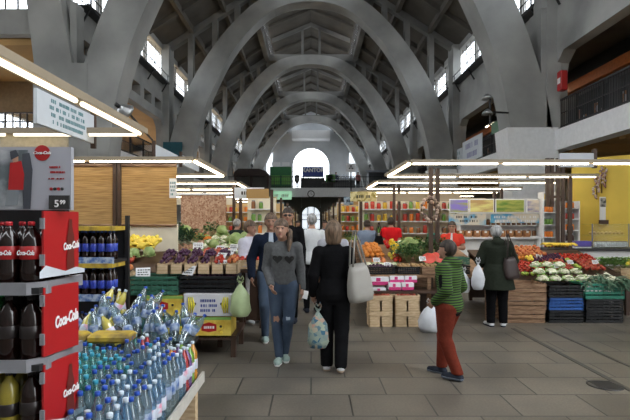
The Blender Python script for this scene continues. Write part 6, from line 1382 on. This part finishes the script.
# ================================================================ STALLS FURTHER BACK
random.seed(77)
PAL = [(.70, .25, .05), (.6, .08, .04), (.75, .6, .1), (.2, .35, .08), (.7, .65, .55), (.45, .25, .1), (.1, .25, .4), (.6, .35, .12)]
BOXM = [mat2('stall_goods_%d' % k, tuple(q * .35 for q in c), tuple(.3 + q * .55 for q in c), 'voronoi', 14, .6, (1, 1, 1), .2, .9) for k, c in enumerate(PAL)]
PROD = ['apple', 'orange', 'tomato', 'green_apple', 'lemon', 'peach']
side_nm = {-1: 'left', 1: 'right'}
rows_y = [(11.4, 14.6), (15.6, 19), (20, 24), (25.5, 29.5), (31, 35.5), (37.5, 43)]
for k, (ya_, yb_) in enumerate(rows_y):
    for sg in (-1, 1):
        if sg < 0 and k == 0: x0, x1 = -1.9, -.98
        else: x0, x1 = (-5.0, -1.0) if sg < 0 else (.95 if k else 1.35, 5.2)
        ya2 = ya_ + (1.6 if (sg > 0 and k == 0) else 0)
        t = thing('market_stall', '%s stall of the %s row behind the front stalls' % (side_nm[sg], wl(k)), 'market stall', (0, ya2, 0))
        L_ = yb_ - ya2; MB().box(x0, x1, 0, L_ * .45, 0, .98).obj('counter', [CREAM, WOOD2, WHITE][k % 3], t); MB().box(x0 - .03, x1 + .03, -.04, L_ * .45 + .04, .98, 1.02).obj('worktop', WOOD, t)
        bw = MB().box(x0 + .05, x1 - .05, L_ * .9, L_ * .95, 0, 2.35).obj('back_wall', [CREAM, mat('warm_wall', (.60, .42, .20), .8), CREAM][k % 3], t)
        for z in (1.3, 1.65, 2.0): MB().box(x0 + .1, x1 - .1, L_ * .9 - .3, L_ * .9, z, z + .03).obj('shelf_board', WHITE, t)
        MB().box(x0 + .4, min(x1, x0 + 2.6), -.02, .02, 2.2, 2.42).obj('name_board', [CREAM, FRAMEW, OCHRE][(k + sg) % 3], t)
        for xx in (x0 + .05, x1 - .05): MB().box(xx - .04, xx + .04, L_ * .45, L_ * .45 + .08, 0, 2.5).obj('post', DARKWOOD, t)
        if k < 4:
            n_ = int((x1 - x0) / .34)
            for z in (1.33, 1.68, 2.03):
                if k < 2:
                    for q in range(int((x1 - x0 - .4) / .19)):
                        kd = random.choice(['orange_jar', 'yellow_jar', 'red_jar', 'brown_jar', 'green_jar'])
                        K[kd].put((x0 + .25 + q * .19 + random.uniform(-.02, .02), ya2 + L_ * .9 - .15, z), '%s on the back shelves of the %s %s stall row' % (kd.replace('_', ' '), side_nm[sg], wl(k)), '%s, %s %s stall row' % (kd, side_nm[sg], wl(k)), (0, 0, q), (1.6, 1.6, random.uniform(1.4, 2.1)))
                    continue
                for q in range(n_):
                    if random.random() < .12: continue
                    w_ = random.uniform(.09, .15); hh = random.uniform(.14, .28); o = MB().bevbox(-w_, w_, 0, .2, 0, hh, .01).obj('goods_box', random.choice(BOXM), None, (x0 + .3 + q * .34, ya2 + L_ * .9 - .28, z))
                    tag(o, 'coloured goods box on the back shelves of the %s %s stall row' % (side_nm[sg], wl(k)), 'box', 'boxes on the %s row %s shelves' % (wl(k), side_nm[sg]))
            nn = int((x1 - x0) / .42)
            for q in range(nn):
                kd = random.choice(['lettuce', 'cauliflower', 'cauliflower', 'herb', 'herb2', 'cabbage']); K[kd].put((x0 + .25 + q * .42, ya2 + .25, 1.02), '%s on the counter of the %s %s stall row' % (K[kd].name.replace('_', ' '), side_nm[sg], wl(k)), '%s, %s row %s' % (K[kd].name, wl(k), side_nm[sg]), (0, 0, q), 1.2)
            if k < 2: 
                kd = PROD[(k * 2 + (sg > 0)) % 6]; pile(kd, x0 + .2, min(x1 - .2, x0 + 1.7), ya2 + .45, ya2 + .95, 1.03, 1.15, '%s on the counter of the %s %s stall row' % (kd.replace('_', ' '), side_nm[sg], wl(k)), '%s, %s row %s' % (kd, wl(k), side_nm[sg]), .1, 1, sc_=1.2, cap=60)
        xn = -1.0 if sg < 0 else .95
        o = thing('hanging_sign', 'small shop sign hanging over the %s %s stall row' % (side_nm[sg], wl(k)), 'sign', (xn + sg * .45, ya2 + .1, 2.2)); MB().box(-.35, .35, 0, .03, 0, .26).obj('panel', [CARD, BOXM[2], BOXM[6]][(k + (sg > 0)) % 3], o); dashes('lettering', 1, -.28, .28, .06, .2, 0, INK, o, k)
# flower bundles and orange jars at the lit shelf in the middle
d = 14.8
shelf_unit('brightly lit shelf of orange jars behind the man in red', X(399, d), X(424, d), d, Z(200, d), [Z(222 - k * 6.2, d) for k in range(4)], ['orange_jar', 'yellow_jar', 'orange_jar', 'red_jar'], 'the lit shelf behind the man in red', step=.1)
t = thing('flower_wreath', 'dried flower wreath hanging on the dark post of the right canopy', 'wreath', (X(430, 9.0), 8.95, Z(210, 9.0))); random.seed(6); b = MB()
for k in range(40): a = k * .5; r = .16 + random.uniform(-.04, .04); b.ball((r * math.cos(a), random.uniform(-.04, .04), r * math.sin(a) * 1.2), random.uniform(.02, .04), 6, 4)
o = b.obj('dried_flowers', mat2('dried_flower_mix', (.12, .07, .05), (.55, .42, .35), 'voronoi', 14, .8), t); o['kind'] = 'stuff'; MB().tube([(.17 * math.cos(a), 0, .2 * math.sin(a)) for a in [2 * PI * k / 16 for k in range(17)]], .015, 5).obj('ring', M_['stem'], t)
# left gallery: lit stalls far left
t = thing('gallery_stall', 'lit stall with goods on the far left below the brown ceiling', 'stall', (0, 16.0, 0)); d = 16
MB().box(X(-10, d), X(60, d), .5, .6, 0, Z(132, d)).obj('back_wall', MATS['outer_wall_paint'], t); MB().box(X(-10, d), X(62, d), -.1, .5, Z(131, d), Z(128, d)).obj('fascia', WHITE, t)
for k in range(4): o = MB().tube([(X(-8 + k * 17, d), -.15, Z(134.5, d)), (X(6 + k * 17, d), -.15, Z(134.5, d))], .03, 6).obj('lamp_tube', TUBE, t)
